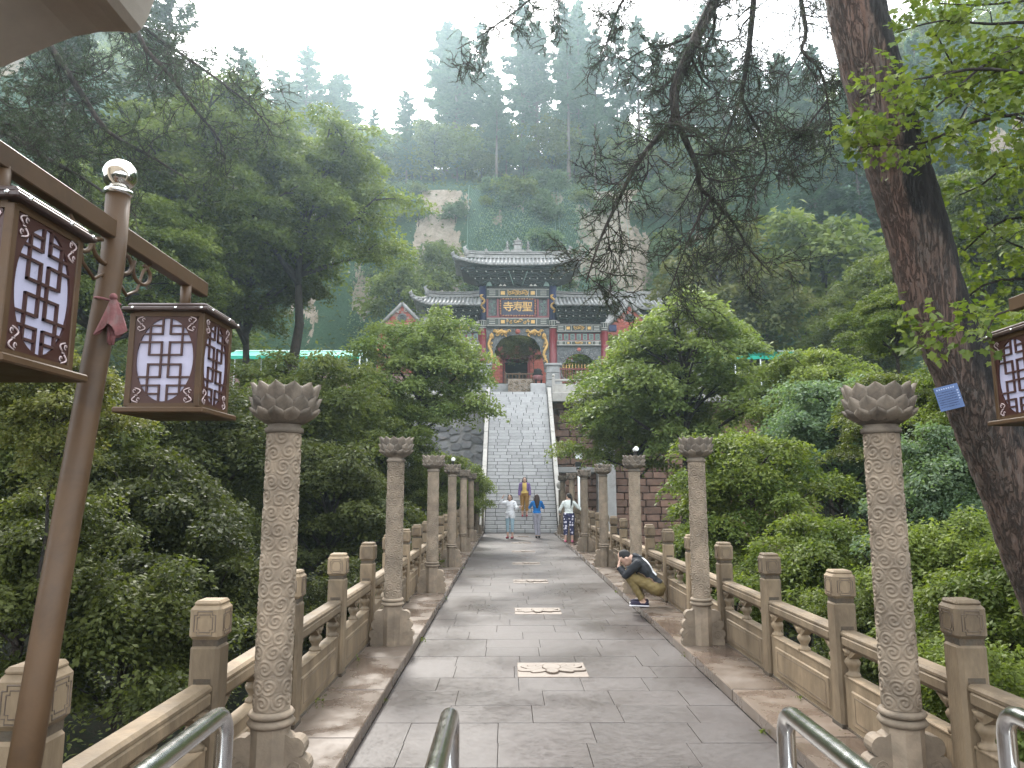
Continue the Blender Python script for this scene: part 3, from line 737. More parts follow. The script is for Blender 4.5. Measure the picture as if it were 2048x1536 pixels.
def bracket_field(x0, x1, z0, z1, d0, d1, over, n):
    lay = 6
    fb = MB()
    for l in range(lay):
        t = l / (lay - 1); z = z0 + (z1 - z0) * (l + .5) / lay; fb.box(((x0 + x1) / 2, 0, z), ((x1 - x0) + 2 * over * t - .25, d0 + (d1 - d0) * t - .25, (z1 - z0) / lay - .01))
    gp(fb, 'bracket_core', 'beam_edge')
    for i in range(n):
        b = MB(); u = (i + .5) / n
        for l in range(lay):
            t = l / (lay - 1); z = z0 + (z1 - z0) * (l + .5) / lay; h = (z1 - z0) / lay
            xx = (x0 - over * t) + (x1 - x0 + 2 * over * t) * u; dp = d0 + (d1 - d0) * t
            b.box((xx, 0, z), (.1, dp + .12, h * .62), 0, .012)
            ww = (.2, .34)[l % 2]
            b.box((xx, -dp / 2, z + h * .28), (ww, .11, h * .4), 0, .012)
            for q in (-1, 1): b.box((xx + q * ww / 2, -dp / 2 - .01, z + h * .5), (.09, .12, h * .3), 0, .01)
            if l in (2, 4): b.ball((xx, -dp / 2 - .075, z), .042, 6, 1)
        gp(b, 'bracket_set', ['dkgreen', 'white_tri'])
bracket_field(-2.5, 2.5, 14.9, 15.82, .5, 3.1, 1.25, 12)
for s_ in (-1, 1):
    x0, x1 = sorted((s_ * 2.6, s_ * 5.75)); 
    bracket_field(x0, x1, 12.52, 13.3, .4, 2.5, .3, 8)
    for x_ in (1.2, ):
        b = MB(); b.prism([(s_ * 1.86 - .2, 14.92), (s_ * 1.86 + .2, 14.92), (s_ * 1.86 + .03, 15.3), (s_ * 1.86 - .03, 15.3)], -.42, -.3, 'y'); gp(b, 'pale_strut', 'teal', fix=True)
        b = MB(); b.tube([(s_ * .28, -.5, 14.95), (s_ * .62, -1.3, 15.7)], .035, 5); gp(b, 'pale_strut', 'teal')
        for q in range(2): gp(MB().prism([(s_ * (.75 + .26 * q), 14.92), (s_ * (.98 + .26 * q), 14.92), (s_ * (.86 + .26 * q), 15.06)], -.42, -.34, 'y'), 'white_pediment', 'white_tri', fix=True)

def gate_roof(x0, x1, zr, ze, dep, lift0, lift1, rx0, rx1, rh, sp=.25):
    rf = empty('roof', (0, 0, -GZ)); rf.parent = gate
    L = x1 - x0
    def zl(x, t):
        a = max(0, (x0 + .34 * L - x) / (.34 * L)) ** 2 * lift0 + max(0, (x - x1 + .34 * L) / (.34 * L)) ** 2 * lift1
        return zr + (ze - zr) * (t ** .8) + a * t
    def flare(x, t):
        return x
    n = int(L / sp); N = 24
    sh = MB()
    for sy_ in (-1, 1):
        vs, fs = [], []
        for i in range(N + 1):
            x = x0 + L * i / N
            for k in range(6): t = k / 5; vs.append((x, sy_ * dep * t, zl(x, t)))
        for i in range(N):
            for k in range(5): a = i * 6 + k; fs.append((a, a + 1, a + 7, a + 6))
        sh.add(vs, fs); sh.add([(x, y, z - .07) for x, y, z in vs], [f[::-1] for f in fs])
        e = [(x0 + L * i / N, sy_ * dep, zl(x0 + L * i / N, 1) - .04) for i in range(N + 1)]; sh.tube(e, .05, 6)
    for xx in (x0, x1):
        for sy_ in (-1, 1): sh.tube([(xx, sy_ * dep * k / 5, zl(xx, k / 5) - .02) for k in range(6)], .08, 6)
    sh.build('roof_bed', 'ridge', rf)
    for i in range(n + 1):
        x = x0 + .06 + (L - .12) * i / n
        b = MB(); b.tube([(x, -dep * k / 5 * 1.01, zl(x, k / 5) + .03) for k in range(6)], .078, 8)
        b.lathe([(.001, -.02), (.1, -.02), (.1, .02), (.001, .02)], 12); b.xf(Matrix.Translation((x, -dep * 1.02, zl(x, 1) + .02)) @ Matrix.Rotation(R(90), 4, 'X'), len(b.v) - 48)
        b.build('tile_row', 'rooftile', rf)
        rb = MB(); rb.box((x, -dep * .5, (zl(x, 1) + zl(x, 0)) / 2 - .16), (.07, dep * .98, .08)); rb.ball((x, -dep * .99, zl(x, 1) - .1), .05, 6, 1)
    rg = MB(); M_ = 12
    for q, (hh, th) in enumerate(((0, .2), (.2, .16), (.66, .2), (.9, .24))):
        z_ = [zr + hh * rh]
        pts = [(rx0 + (rx1 - rx0) * i / M_, 0, zr + hh * rh + .06 + .1 * (abs(i / M_ * 2 - 1) ** 3)) for i in range(M_ + 1)]
        for i in range(M_):
            p, q2 = Vector(pts[i]), Vector(pts[i + 1]); rg.box((p + q2) / 2, ((q2 - p).length + .01, th, rh * (.24, .42, .24, .14)[q]), 0, .01)
    rg.build('ridge', 'ridge', rf)
    for xx, sg in ((x0, -1), (x1, 1)):
        if (lift0 if sg < 0 else lift1) < .1: continue
        rxx = rx0 if sg < 0 else rx1
        h_ = MB(); h_.tube([(rxx + (xx - rxx) * k / 6, -dep * k / 6, zl(rxx + (xx - rxx) * k / 6, k / 6) + .1) for k in range(7)] + [(xx + sg * .12, -dep - .08, zl(xx, 1) + .2)], [.1] * 7 + [.04], 7)
        h_.ball((xx + sg * .02, -dep - .02, zl(xx, 1) + .2), .1, 6); h_.tube([(xx - sg * .05, -dep, zl(xx, 1) + .15), (xx - sg * .02, -dep, zl(xx, 1) + .38)], [.06, .02], 6)
        h_.build('hip_ridge', 'ridge', rf)
        e_ = MB(); zz = zr + rh + .1
        e_.tube([(rxx, 0, zr + .2), (rxx + sg * .02, 0, zz), (rxx + sg * .18, 0, zz + .28), (rxx + sg * .02, 0, zz + .4)], [.16, .16, .1, .02], 7); e_.build('ridge_beast', 'ridge', rf)
    return rf, zl
rf, _ = gate_roof(-4.1, 4.1, 16.86, 15.9, 1.9, .5, .5, -3.35, 3.35, .42)
b = MB(); b.box((0, 0, 17.35), (.9, .3, .22), 0, .03); b.box((0, 0, 17.62), (.52, .28, .36), 0, .03); b.box((0, 0, 17.84), (.66, .36, .07), 0, .02); b.box((0, 0, 17.95), (.4, .26, .16), 0, .02); b.box((0, 0, 18.06), (.56, .34, .06), 0, .02); b.lathe([(.1, 18.08), (.14, 18.16), (.05, 18.26), (.01, 18.36)], 8)
b.build('ridge_pavilion', 'ridge', rf)
for s_ in (-1, 1):
    b = MB(); b.ball((s_ * .72, 0, 17.35), .2, 8, 0, (1.3, .8, .8)); b.lathe([(.1, 17.4), (.16, 17.48), (.06, 17.54), (.06, 17.6), (.15, 17.66), (.05, 17.72), (.05, 17.78), (.12, 17.84), (.04, 17.92), (.07, 18.0), (.01, 18.1)], 10, (s_ * .68, 0, 0))
    b.build('ridge_finial', 'ridge', rf)
    b = MB(); b.tube([(s_ * 2.05, 0, 17.2), (s_ * 2.1, 0, 17.5), (s_ * 2.02, 0, 17.55)], [.16, .09, .03], 7); b.build('ridge_beast', 'ridge', rf)
gate_roof(2.42, 6.75, 14.2, 13.38, 1.6, 0, .55, 2.45, 5.9, .36); gate_roof(-6.75, -2.42, 14.2, 13.38, 1.6, .55, 0, -5.9, -2.45, .36)

# ------------------------------------------------------------------ things standing before the gate
for s_, x0, x1 in ((1, 1.75, 4.75), (-1, -4.75, -1.75)):
    e = empty('spear_fence', (GX, 43.0, TOPZ), label='dark red fence with gilt spear tips %s' % ('in front of the round lattice window' if s_ > 0 else 'half hidden by the fluffy tree'), cat='fence', group='spear fences before the gate')
    for z_ in (.25, 1.92): MB().box(((x0 + x1) / 2, 0, z_), (x1 - x0, .04, .06)).build('fence_rail', 'redcol', e)
    n = 17; bm_ = MB(); bm_.tube([(0, 0, 0), (0, 0, 1.96)], .014, 6); bme = bm_.mesh('bar', 'redcol')
    tp = MB(); tp.lathe([(.02, 1.94), (.045, 2.0), (.02, 2.05), (.03, 2.1), (.004, 2.24)], 6); tpm = tp.mesh('spear_tip', 'gold')
    for k in range(n):
        o = put('bar', bme, e, (x0 + (x1 - x0) * k / (n - 1), 0, 0)); put('spear_tip', tpm, o)
e = empty('carved_ramp', (GX + .12, 43.2, TOPZ), label='carved brown stone ramp panel below the dark doorway', cat='stone carving')
sl = Matrix.Rotation(R(46), 4, 'X')
b = MB(); b.box((0, 0, 0), (1.5, 2.1, .2), 0, .02, sl); b.xf(Matrix.Translation((0, .72, .74))); b.build('slab', 'stone_dark', e)
b = MB()
for q in range(4):
    for k in range(5): swirl(b, -.56 + q * .37, -.75 + k * .37, .17, 1.2, 0, q + k, (-1) ** (q + k), .04, 0, 14)
b.xf(Matrix.Translation((0, .72 - .075, .74 + .075)) @ sl @ Matrix.Rotation(R(-90), 4, 'X')); b.build('cloud_relief', 'stone', e)
e = empty('wooden_railing', (GX + .1, 46.2, 8.33), label='brown wooden railing across the dark temple doorway', cat='railing')
for x_ in (-.9, 0, .9): MB().box((x_, 0, .5), (.12, .12, 1.0), 0, .01).build('post', 'brown_steel', e)
for z_ in (.9, .55): MB().box((0, .0, z_), (1.9, .07, .09), 0, .01).build('rail', 'brown_steel', e)
MB().box((0, 0, .25), (1.8, .05, .4)).build('panel', 'dark_steel', e)
for x_ in (-.68, -.45, -.22, .22, .45, .68): MB().box((x_, 0, .73), (.06, .05, .3)).build('baluster', 'brown_steel', e)
e = empty('incense_burner', (1.33, 43.6, TOPZ + .3), label='small dark incense burner with a red band on a grey stone block beside the fence', cat='incense burner')
MB().box((0, 0, .4), (.9, .6, .8), 0, .03).build('stone_block', 'step', e)
MB().box((0, .1, -.15), (1.1, .8, .3), 0, .03).build('stone_block', 'step', e)
for a_ in range(3):
    t = a_ * 2.1; MB().tube([(.2 * math.cos(t), .2 * math.sin(t), .78), (.24 * math.cos(t), .24 * math.sin(t), 1.05)], .05, 6).build('leg', 'black', e)
MB().lathe([(.1, .98), (.27, 1.05), (.31, 1.2), (.28, 1.32)], 16).build('bowl', 'cloth_red', e); MB().lathe([(.3, 1.32), (.33, 1.36), (.24, 1.5), (.27, 1.56), (.2, 1.7), (.02, 1.76)], 16).build('lid', 'black', e)

# ------------------------------------------------------------------ temple behind the gate
tmp = empty('temple_hall', (GX, 56, 9.2), label='red brick temple hall with a dark doorway and a round window, seen through the gate', cat='temple')
H_ = 4.6
dx, dh = .88, 2.75
circ = [(4.25 + .82 * math.cos(2 * math.pi * i / 24), 1.85 + .82 * math.sin(2 * math.pi * i / 24)) for i in range(24)]
for x0, x1, z0, z1 in ((-8.6, -dx, 0, H_), (-dx, dx, dh, H_), (dx, 3.3, 0, H_), (5.2, 8.6, 0, H_), (3.3, 5.2, 2.75, H_), (3.3, 5.2, 0, .95)):
    MB().box(((x0 + x1) / 2, .2, (z0 + z1) / 2), (x1 - x0, .4, z1 - z0)).build('wall', 'brick_red', tmp)
ring = MB(); sq = []
for i in range(24):
    c_, s2 = math.cos(2 * math.pi * i / 24), math.sin(2 * math.pi * i / 24); k = .95 / max(abs(c_), abs(s2)); sq.append((4.25 + c_ * k, 1.85 + s2 * k * .95))
vs = [(x, 0, z) for x, z in circ] + [(x, 0, z) for x, z in sq]
ring.add(vs, [(i, (i + 1) % 24, 24 + (i + 1) % 24, 24 + i) for i in range(24)]); ring.build('wall', 'brick_red', tmp)
MB().tube([(x, -.03, z) for x, z in circ] + [(circ[0][0], -.03, circ[0][1])], .1, 8).build('round_frame', 'concrete', tmp)
win = MB()
for i in range(-5, 6):
    q = math.sqrt(max(0, .8 ** 2 - (i * .15) ** 2)); win.tube([(4.25 + i * .15, .1, 1.85 - q), (4.25 + i * .15, .1, 1.85 + q)], .03, 5); win.tube([(4.25 - q, .1, 1.85 + i * .15), (4.25 + q, .1, 1.85 + i * .15)], .03, 5)
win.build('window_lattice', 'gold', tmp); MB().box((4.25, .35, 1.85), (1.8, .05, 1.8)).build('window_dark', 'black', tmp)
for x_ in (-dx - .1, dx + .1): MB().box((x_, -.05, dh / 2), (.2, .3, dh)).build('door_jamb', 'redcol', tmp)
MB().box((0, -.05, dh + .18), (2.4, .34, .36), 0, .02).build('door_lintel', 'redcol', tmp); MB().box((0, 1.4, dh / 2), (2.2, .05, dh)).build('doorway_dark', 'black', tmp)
bk = MB(); rr = random.Random(4)
for j in range(20):
    for i in range(40):
        x = -8.4 + (i + .5 * (j % 2)) * .42; z = .12 + j * .225
        if abs(x) < dx + .35 and z < dh + .45: continue
        if math.hypot(x - 4.25, z - 1.85) < 1.1: continue
        bk.box((x, -.0, z), (.4, .03 + rr.random() * .03, .2), 0)
bk.build('brick', 'brick_red', tmp, kind='stuff')
b = MB(); b.prism([(-1.3, H_), (3.5, H_ + 3.2), (8.2, H_), (8.2, H_ - .15), (-1.3, H_ - .15)], -9.4, 9.4, 'x'); b.build('roof', 'ridge', tmp, fix=True)
MB().box((0, 5.0, 2.2), (17, 6.2, 4.4)).build('hall_body', 'brick_red', tmp)

def gable_house(x, s_, label):
    e = empty('gable_house', (x, 51.5, 8.9), label=label, cat='house', group='red brick gable houses beside the gate')
    hw, he, ha = 1.75, 4.5, 6.3
    pl = [(-hw, 0), (hw, 0), (hw, he), (0, ha), (-hw, he)]
    MB().prism(pl, 0, 7, 'y').build('wall', 'mortar', e, fix=True)
    b1 = MB().box((0, 0, 0), (.48, .07, .185), 0, .008).mesh('brick', 'brick_red')
    n = 0
    for j in range(31):
        z = .12 + j * .2; half = hw if z < he else hw * (ha - z) / (ha - he)
        k = -half + .25 * (j % 2)
        while k < half - .1 and z > 1.2:
            if not (math.hypot(k + .25, z - 5.35) < .42): put('brick', b1, e, (min(k + .25, half - .2), -.02 - rs.uniform(0, .015), z)); n += 1
            k += .5
    for q in (-1, 1):
        b = MB(); b.tube([(q * (hw + .2), -.12, he - .18), (0, -.12, ha + .06)], .13, 6); b.build('verge', 'ridge', e)
        vs = [(q * (hw + .25), -.15, he - .22), (0, -.15, ha + .05), (0, 7.2, ha + .05), (q * (hw + .25), 7.2, he - .22)]
        b = MB().add(vs + [(a, b2, c - .12) for a, b2, c in vs], [(0, 1, 2, 3), (7, 6, 5, 4), (0, 4, 5, 1), (1, 5, 6, 2), (2, 6, 7, 3), (3, 7, 4, 0)]); b.build('roof', 'rooftile', e)
    m_ = MB(); m_.ball((0, -.05, 5.3), .34, 10, 0, (1, .3, 1)); swirl(m_, 0, 5.3, .22, 1.5, -.16, 0, 1, .05); m_.build('carved_medallion', 'carve_grey', e)
    m_ = MB()
    for q in range(4): swirl(m_, -.75 + .5 * q, 4.05, .16, 1.2, -.12, q, (-1) ** q, .06)
    for q in (-1, 1): swirl(m_, q * .3, 5.85, .16, 1.2, -.12, q, q, .06)
    m_.build('carved_band', 'stone_white', e)
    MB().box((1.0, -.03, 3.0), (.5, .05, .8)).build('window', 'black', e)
gable_house(8.35, 1, 'red brick gable house with grey carved medallion, behind the light-leaved tree')
gable_house(-8.2, -1, 'red brick gable house almost hidden by the dense broad tree')
e = empty('long_hall', (12.2, 58.5, 9.3), label='long grey-roofed hall behind the red gable house', cat='hall')
MB().box((0, 2.5, 3.4), (8.2, 5, 6.8)).build('wall', 'concrete', e); MB().box((0, -.1, 6.9), (8.6, .4, 1.0)).build('timber_eave', 'beam_edge', e)
MB().prism([(-1.0, 7.3), (2.5, 9.2), (6, 7.3), (6, 7.1), (-1, 7.1)], -4.5, 4.5, 'x').build('roof', 'ridge', e, fix=True)
for k in range(28):
    MB().tube([(-4.3 + k * .32, -1.0, 7.36), (-4.3 + k * .32, 2.4, 9.22)], .08, 6).build('tile_row', 'rooftile', e)
MB().box((0, 2.5, 9.35), (9, .3, .4), 0, .03).build('ridge', 'ridge', e)

# ------------------------------------------------------------------ green awnings on the terrace
for nm, x0, x1, lab in (('r', 10.6, 18.6, 'bright green awning on white posts right of the light-leaved tree'), ('l', -18.5, -9.8, 'bright green awning seen through the branches of the dense broad tree')):
    e = empty('green_awning', ((x0 + x1) / 2, 46, TOPZ), label=lab, cat='awning', group='green awnings on the terrace')
    L = x1 - x0; n = 5
    vs, fs = [], []; N = 20
    for i in range(N + 1):
        for k in range(4):
            t = k / 3; vs.append((-L / 2 + L * i / N, -1.2 + 2.4 * t, 3.05 + .75 * t - .07 * math.sin(math.pi * ((i / N * n) % 1)) * math.sin(math.pi * t)))
    for i in range(N):
        for k in range(3): a = i * 4 + k; fs.append((a, a + 1, a + 5, a + 4))
    MB().add(vs, fs, 0, True).build('sheet', 'tarp', e)
    b = MB(); vs = []
    for i in range(N + 1): vs += [(-L / 2 + L * i / N, -1.2, 3.05), (-L / 2 + L * i / N, -1.21, 2.86 + .03 * math.sin(i * 2.2))]
    b.add(vs, [(2 * i, 2 * i + 1, 2 * i + 3, 2 * i + 2) for i in range(N)]); b.build('valance', 'tarp', e)
    MB().box((0, 1.22, 3.85), (L, .06, .06)).build('top_rail', 'whitepost', e)
    for i in range(n + 1):
        x = -L / 2 + L * i / n
        for yy, h in ((-1.15, 3.0), (1.15, 3.8)): MB().tube([(x, yy, 0), (x, yy, h)], .045, 6).build('post', 'whitepost', e)
        MB().tube([(x, -1.15, 3.0), (x, 1.15, 3.74)], .025, 5).build('rafter', 'whitepost', e)
MB().box((-14.2, 48.7, TOPZ + 1.3), (10.5, .4, 2.6), 0, .02).build('pale_wall', 'mortar', label='low pinkish wall behind the left awning, seen through branches', cat='wall')
for k, x in enumerate((12.4, 13.6, 15.2)):
    e = empty('flower_pot', (x, 43.6, TOPZ), label=['terracotta pot with a green plant at the left end of the row by the awning', 'terracotta pot with a plant in the middle of the row by the awning', 'terracotta pot with a plant at the right end of the row by the awning'][k], cat='flower pot', group='pots beside the awning')
    MB().lathe([(.16, 0), (.26, .5), (.29, .52), (.29, .6), (.22, .6)], 14).build('pot', 'brick_red', e)
    b = MB()
    for q in range(40):
        a = rs.uniform(0, 6.28); r_ = rs.uniform(.05, .35); z = rs.uniform(.6, 1.15); d = Vector((math.cos(a), math.sin(a), .4)) * .13; c_ = Vector((r_ * math.cos(a), r_ * math.sin(a), z)); s2 = Vector((-math.sin(a), math.cos(a), 0)) * .05
        b.add([c_, c_ + d * .5 + s2, c_ + d, c_ + d * .5 - s2], [(0, 1, 2, 3)])
    b.build('foliage', 'lf_light', e)
# ------------------------------------------------------------------ vegetation generators
def leaf_obj(name, cen, nrm, drc, ln, wd, lv, mat, parent=None, shape='q', **kw):
    me = leaf_mesh(name, cen, nrm, drc, ln, wd, lv, mat, shape); return put(name, me, parent, **kw)
def unit(a): return a / np.maximum(np.linalg.norm(a, axis=1, keepdims=True), 1e-6)
def leaf_mesh(name, cen, nrm, drc, ln, wd, lv, mat, shape='q'):
    N = len(cen); drc = unit(drc); sid = unit(np.cross(nrm, drc)); up = np.cross(drc, sid)
    ln = np.broadcast_to(ln, (N,))[:, None]; wd = np.broadcast_to(wd, (N,))[:, None]
    if shape == 'q':
        T = [(-.5, 0, 0), (.05, .5, .1), (.5, 0, -.06), (.05, -.5, .1)]; per = [(0, 1, 2, 3)]
    elif shape == 't':
        T = [(0, .5, 0), (0, -.5, 0), (1, 0, 0)]; per = [(0, 1, 2)]
    else:   # lobed leaf
        T = [(-.5, 0, 0), (-.22, .34, .05), (-.3, .5, .02), (.05, .38, .05), (.14, .5, 0), (.2, .22, .04), (.5, 0, -.08), (.2, -.22, .04), (.14, -.5, 0), (.05, -.38, .05), (-.3, -.5, .02), (-.22, -.34, .05), (0, 0, .0)]
        per = [(12, i, i + 1) for i in range(11)] + [(12, 11, 0)]
    k = len(T)
    V = np.stack([cen + drc * ln * a + sid * wd * b_ + up * wd * c for a, b_, c in T], 1).reshape(-1, 3)
    nl = len(per[0]); F_ = (np.array(per)[None] + (np.arange(N) * k)[:, None, None]).reshape(-1, nl)
    me = bpy.data.meshes.new(name); me.vertices.add(len(V)); me.vertices.foreach_set('co', V.astype(np.float32).ravel())
    me.loops.add(F_.size); me.loops.foreach_set('vertex_index', F_.astype(np.int32).ravel())
    me.polygons.add(len(F_)); me.polygons.foreach_set('loop_start', np.arange(0, F_.size, nl, dtype=np.int32))
    at = me.attributes.new('lv', 'FLOAT', 'FACE'); at.data.foreach_set('value', np.repeat(np.clip(lv, 0, 1), len(per)).astype(np.float32))
    me.materials.append(MAT[mat]); me.update(calc_edges=True); return me
def bez(a, b, c, n=6):
    return [a * (1 - t) ** 2 + b * 2 * t * (1 - t) + c * t * t for t in [i / n for i in range(n + 1)]]

def sprays_to_leaves(rg, S, n, leaf, flat=.22, droop=.35, lean=.8):
    """S: list of (centre, radius, outward dir)."""
    c0 = np.array([s[0] for s in S]); r0 = np.array([s[1] for s in S]); od = np.array([s[2] for s in S])
    k = rg.choice(len(S), n, p=(r0 ** 2) / (r0 ** 2).sum())
    a = rg.uniform(0, 2 * np.pi, n); q = np.sqrt(rg.uniform(0, 1, n)) * (1 + .25 * np.sin(a * 3 + k)); rr = r0[k]
    cl = rg.uniform(0, 1, len(S))
    p = np.stack([q * np.cos(a) * rr, q * np.sin(a) * rr, rg.normal(0, flat, n) * rr - droop * q ** 2 * rr], 1)
    tilt = od[k]; p[:, 2] += -.35 * (p * tilt).sum(1) * np.sign(tilt[:, 2] + .6) * .5
    cen = c0[k] + p
    nrm = unit(np.stack([rg.normal(0, .55, n), rg.normal(0, .55, n), np.full(n, lean)], 1) + od[k] * .25)
    d = np.stack([np.cos(a), np.sin(a), rg.normal(-.35, .3, n)], 1) + rg.normal(0, .45, (n, 3))
    ln = leaf * rg.uniform(.65, 1.3, n)
    return cen, nrm, d, ln, ln * rg.uniform(.42, .62, n), .55 * cl[k] + .45 * rg.uniform(0, 1, n)

def broadleaf(seed, Rc, Hc, zc, nlimb, nleaf, leaf, srad, tr, below=5, flat=.2, droop=.35, lean=(0, 0), mat='lf_mid', bark='bark', subs=5):
    rg = np.random.RandomState(seed); rr = random.Random(seed); br = MB(); S = []
    top = Vector((lean[0] * .3, lean[1] * .3, zc + Hc * .55)); b0 = Vector((-lean[0], -lean[1], -below))
    tp = [b0.lerp(top, i / 7) + Vector((rr.uniform(-.12, .12), rr.uniform(-.12, .12), 0)) * (Rc * .3) * (i > 1) for i in range(8)]
    br.tube(tp, [tr * (1.25 - 1.1 * i / 7) for i in range(8)], 9)
    def ontrunk(z):
        for a, b_ in zip(tp, tp[1:]):
            if a.z <= z <= b_.z: return a.lerp(b_, (z - a.z) / (b_.z - a.z))
        return tp[-1]
    for i in range(nlimb):
        u = (i + .5) / nlimb; az = i * 2.39996 + rr.uniform(-.35, .35)
        el = -.35 + 1.85 * u ** .9 + rr.uniform(-.12, .12)
        k = rr.uniform(.72, 1.08)
        end = Vector((math.cos(az) * math.cos(el) * Rc * k, math.sin(az) * math.cos(el) * Rc * k, zc + math.sin(el) * Hc * k)) + Vector((lean[0] * .2, lean[1] * .2, 0))
        s0 = ontrunk(min(zc + Hc * .45, max(.15 * zc, end.z - Hc * rr.uniform(.35, .8) - .2)))
        mid = (s0 + end) / 2 + Vector((rr.uniform(-.1, .1) * Rc, rr.uniform(-.1, .1) * Rc, Hc * rr.uniform(.02, .16)))
        pth = bez(s0, mid, end, 7); br.tube(pth, [tr * .42 * (1 - .85 * q / 7) for q in range(8)], 6)
        od = Vector((math.cos(az), math.sin(az), .1)); S.append((tuple(end), srad * rr.uniform(.7, 1.1), tuple(od)))
        for j in range(subs):
            t = .3 + .65 * (j + rr.random()) / subs; q = pth[min(7, int(t * 7))]
            a2 = az + rr.choice((-1, 1)) * rr.uniform(.4, 1.5); L = Rc * rr.uniform(.2, .42)
            e2 = q + Vector((math.cos(a2) * L, math.sin(a2) * L, rr.uniform(-.25, .55) * L))
            pp = bez(q, (q + e2) / 2 + Vector((0, 0, .12 * L)), e2, 4); br.tube(pp, [tr * .14, tr * .12, tr * .09, tr * .06, tr * .03], 4, 0, False)
            o2 = Vector((math.cos(a2), math.sin(a2), .1))
            S.append((tuple(e2), srad * rr.uniform(.55, 1.05), tuple(o2))); S.append((tuple(pp[2] + Vector((rr.uniform(-.2, .2), rr.uniform(-.2, .2), .1)) * srad), srad * rr.uniform(.4, .8), tuple(o2)))
    L = sprays_to_leaves(rg, S, nleaf, leaf, flat, droop)
    return br.mesh('trunk', bark), leaf_mesh('crown', *L[:3], L[3], L[4], L[5], mat), zc

def conifer(seed, H, Rm, bare, nwh, mat='lf_fir', nq=80, q=.42, irregular=.5):
    rg = np.random.RandomState(seed); rr = random.Random(seed); br = MB()
    bend = [Vector((rr.uniform(-.1, .1) * i * .12, rr.uniform(-.1, .1) * i * .12, H * i / 8)) for i in range(9)]
    bend[0].z = -2.5
    br.tube(bend, [.19 * H / 15 * (1 - .95 * i / 8) + .012 for i in range(9)], 7)
    cen, nrm, drc, lv = [], [], [], []
    for w_ in range(nwh):
        t = bare + (1 - bare) * (w_ + rr.uniform(-.4, .4)) / nwh; t = min(max(t, bare * .8), .985); z = H * t
        i = min(7, int(t * 8)); base = bend[i].lerp(bend[i + 1], t * 8 - i)
        for k in range(rr.choice((3, 4, 4, 5))):
            az = rr.uniform(0, 6.28); s_ = (t - bare) / (1 - bare)
            L = Rm * ((1 - s_) ** .75 * min(1, .55 + s_ * 2.2) + .06) * rr.uniform(1 - irregular, 1.1)
            dz = rr.uniform(-.28, .1) + .35 * s_
            e = base + Vector((math.cos(az) * L, math.sin(az) * L, dz * L)); mid = (base + e) / 2 + Vector((0, 0, -.06 * L))
            pth = bez(base, mid, e + Vector((0, 0, .1 * L)), 5)
            br.tube(pth, [.035, .03, .025, .018, .012, .006], 4, 0, False)
            n = max(6, int(nq * (L / Rm + .25))); tt = rg.uniform(.12, 1, n) ** .8; P_ = np.array([tuple(p) for p in pth]); f = tt * 5; ii = np.minimum(4, f.astype(int)); p = P_[ii] + (P_[ii + 1] - P_[ii]) * (f - ii)[:, None]
            sd_ = rg.choice((-1, 1), n); ax = np.array([-math.sin(az), math.cos(az), 0]); w2 = L * .24 * (1.05 - tt * .7)
            off = rg.uniform(.0, 1, n) * w2
            p = p + ax * (sd_ * off)[:, None] + np.stack([np.zeros(n), np.zeros(n), rg.normal(-.05, .09, n) - .12 * off], 1)
            d = ax * sd_[:, None] * .8 + np.array([math.cos(az), math.sin(az), 0]) * .8 + np.stack([np.zeros(n), np.zeros(n), rg.normal(-.25, .35, n)], 1)
            cen.append(p); drc.append(d); nrm.append(np.stack([rg.normal(0, .4, n), rg.normal(0, .4, n), np.ones(n)], 1)); lv.append(.5 * rr.random() + .5 * rg.uniform(0, 1, n))
    cen = np.concatenate(cen); n = len(cen); ln = q * rg.uniform(.6, 1.35, n)
    return br.mesh('trunk', 'bark_grey'), leaf_mesh('crown', cen, np.concatenate(nrm), np.concatenate(drc), ln, ln * .42, np.concatenate(lv), mat), H * .6

PROTO = {
    'big': (broadleaf(1, 4.6, 4.0, 6.5, 24, 76000, .18, 1.05, .3, 7, .14, .3, subs=6), 4.6),
    'big2': (broadleaf(2, 4.2, 4.0, 6.2, 22, 66000, .18, 1.0, .26, 7, .16, .4, subs=6), 4.2),
    'mid': (broadleaf(3, 2.7, 2.4, 4.0, 19, 46000, .13, .68, .13, 6, .17, .42, subs=5), 2.7),
    'mid2': (broadleaf(4, 3.1, 2.6, 4.4, 18, 42000, .14, .72, .15, 6, .15, .3, (.7, -.2), subs=5), 3.1),
    'bush': (broadleaf(5, 1.7, 1.6, 2.2, 17, 26000, .1, .46, .06, 5, .2, .4, subs=5), 1.7),
    'bush2': (broadleaf(6, 1.5, 1.5, 2.0, 16, 21000, .1, .42, .05, 5, .22, .5, subs=5), 1.5),
    'hill': (broadleaf(7, 2.6, 2.8, 4.2, 12, 6500, .3, .85, .12, 3, .25, .4, subs=3), 2.6),
    'hill2': (broadleaf(8, 2.4, 2.2, 3.4, 11, 5500, .3, .8, .1, 3, .3, .5, subs=3), 2.4),
    'shrub': (broadleaf(9, 1.2, .8, .6, 9, 1800, .24, .5, .05, 1, .3, .4, subs=2), 1.2),
    'fir': (conifer(10, 15, 3.1, .3, 30), 3.1),
    'fir2': (conifer(11, 16, 2.6, .42, 26, irregular=.7), 2.6),
    'fir3': (conifer(12, 17, 3.3, .5, 24, irregular=.75, nq=100), 3.3),
    'fir_near': (conifer(13, 12, 3.4, .12, 34, 'lf_pine', 130, .22, .45), 3.4),
}
USED = set()
def plant(key, mat, loc, s, rz, name, label, cat='tree', group=None, sz=1.0):
    (tr, crn, zc), Rc = PROTO[key]
    e = empty(name, loc, rz, label=label, cat=cat, group=group); e.scale = (s, s, s * sz)
    t = put('trunk', tr, e); c = put('crown', crn, e)
    c.material_slots[0].link = 'OBJECT'; c.material_slots[0].material = MAT[mat]
    return e
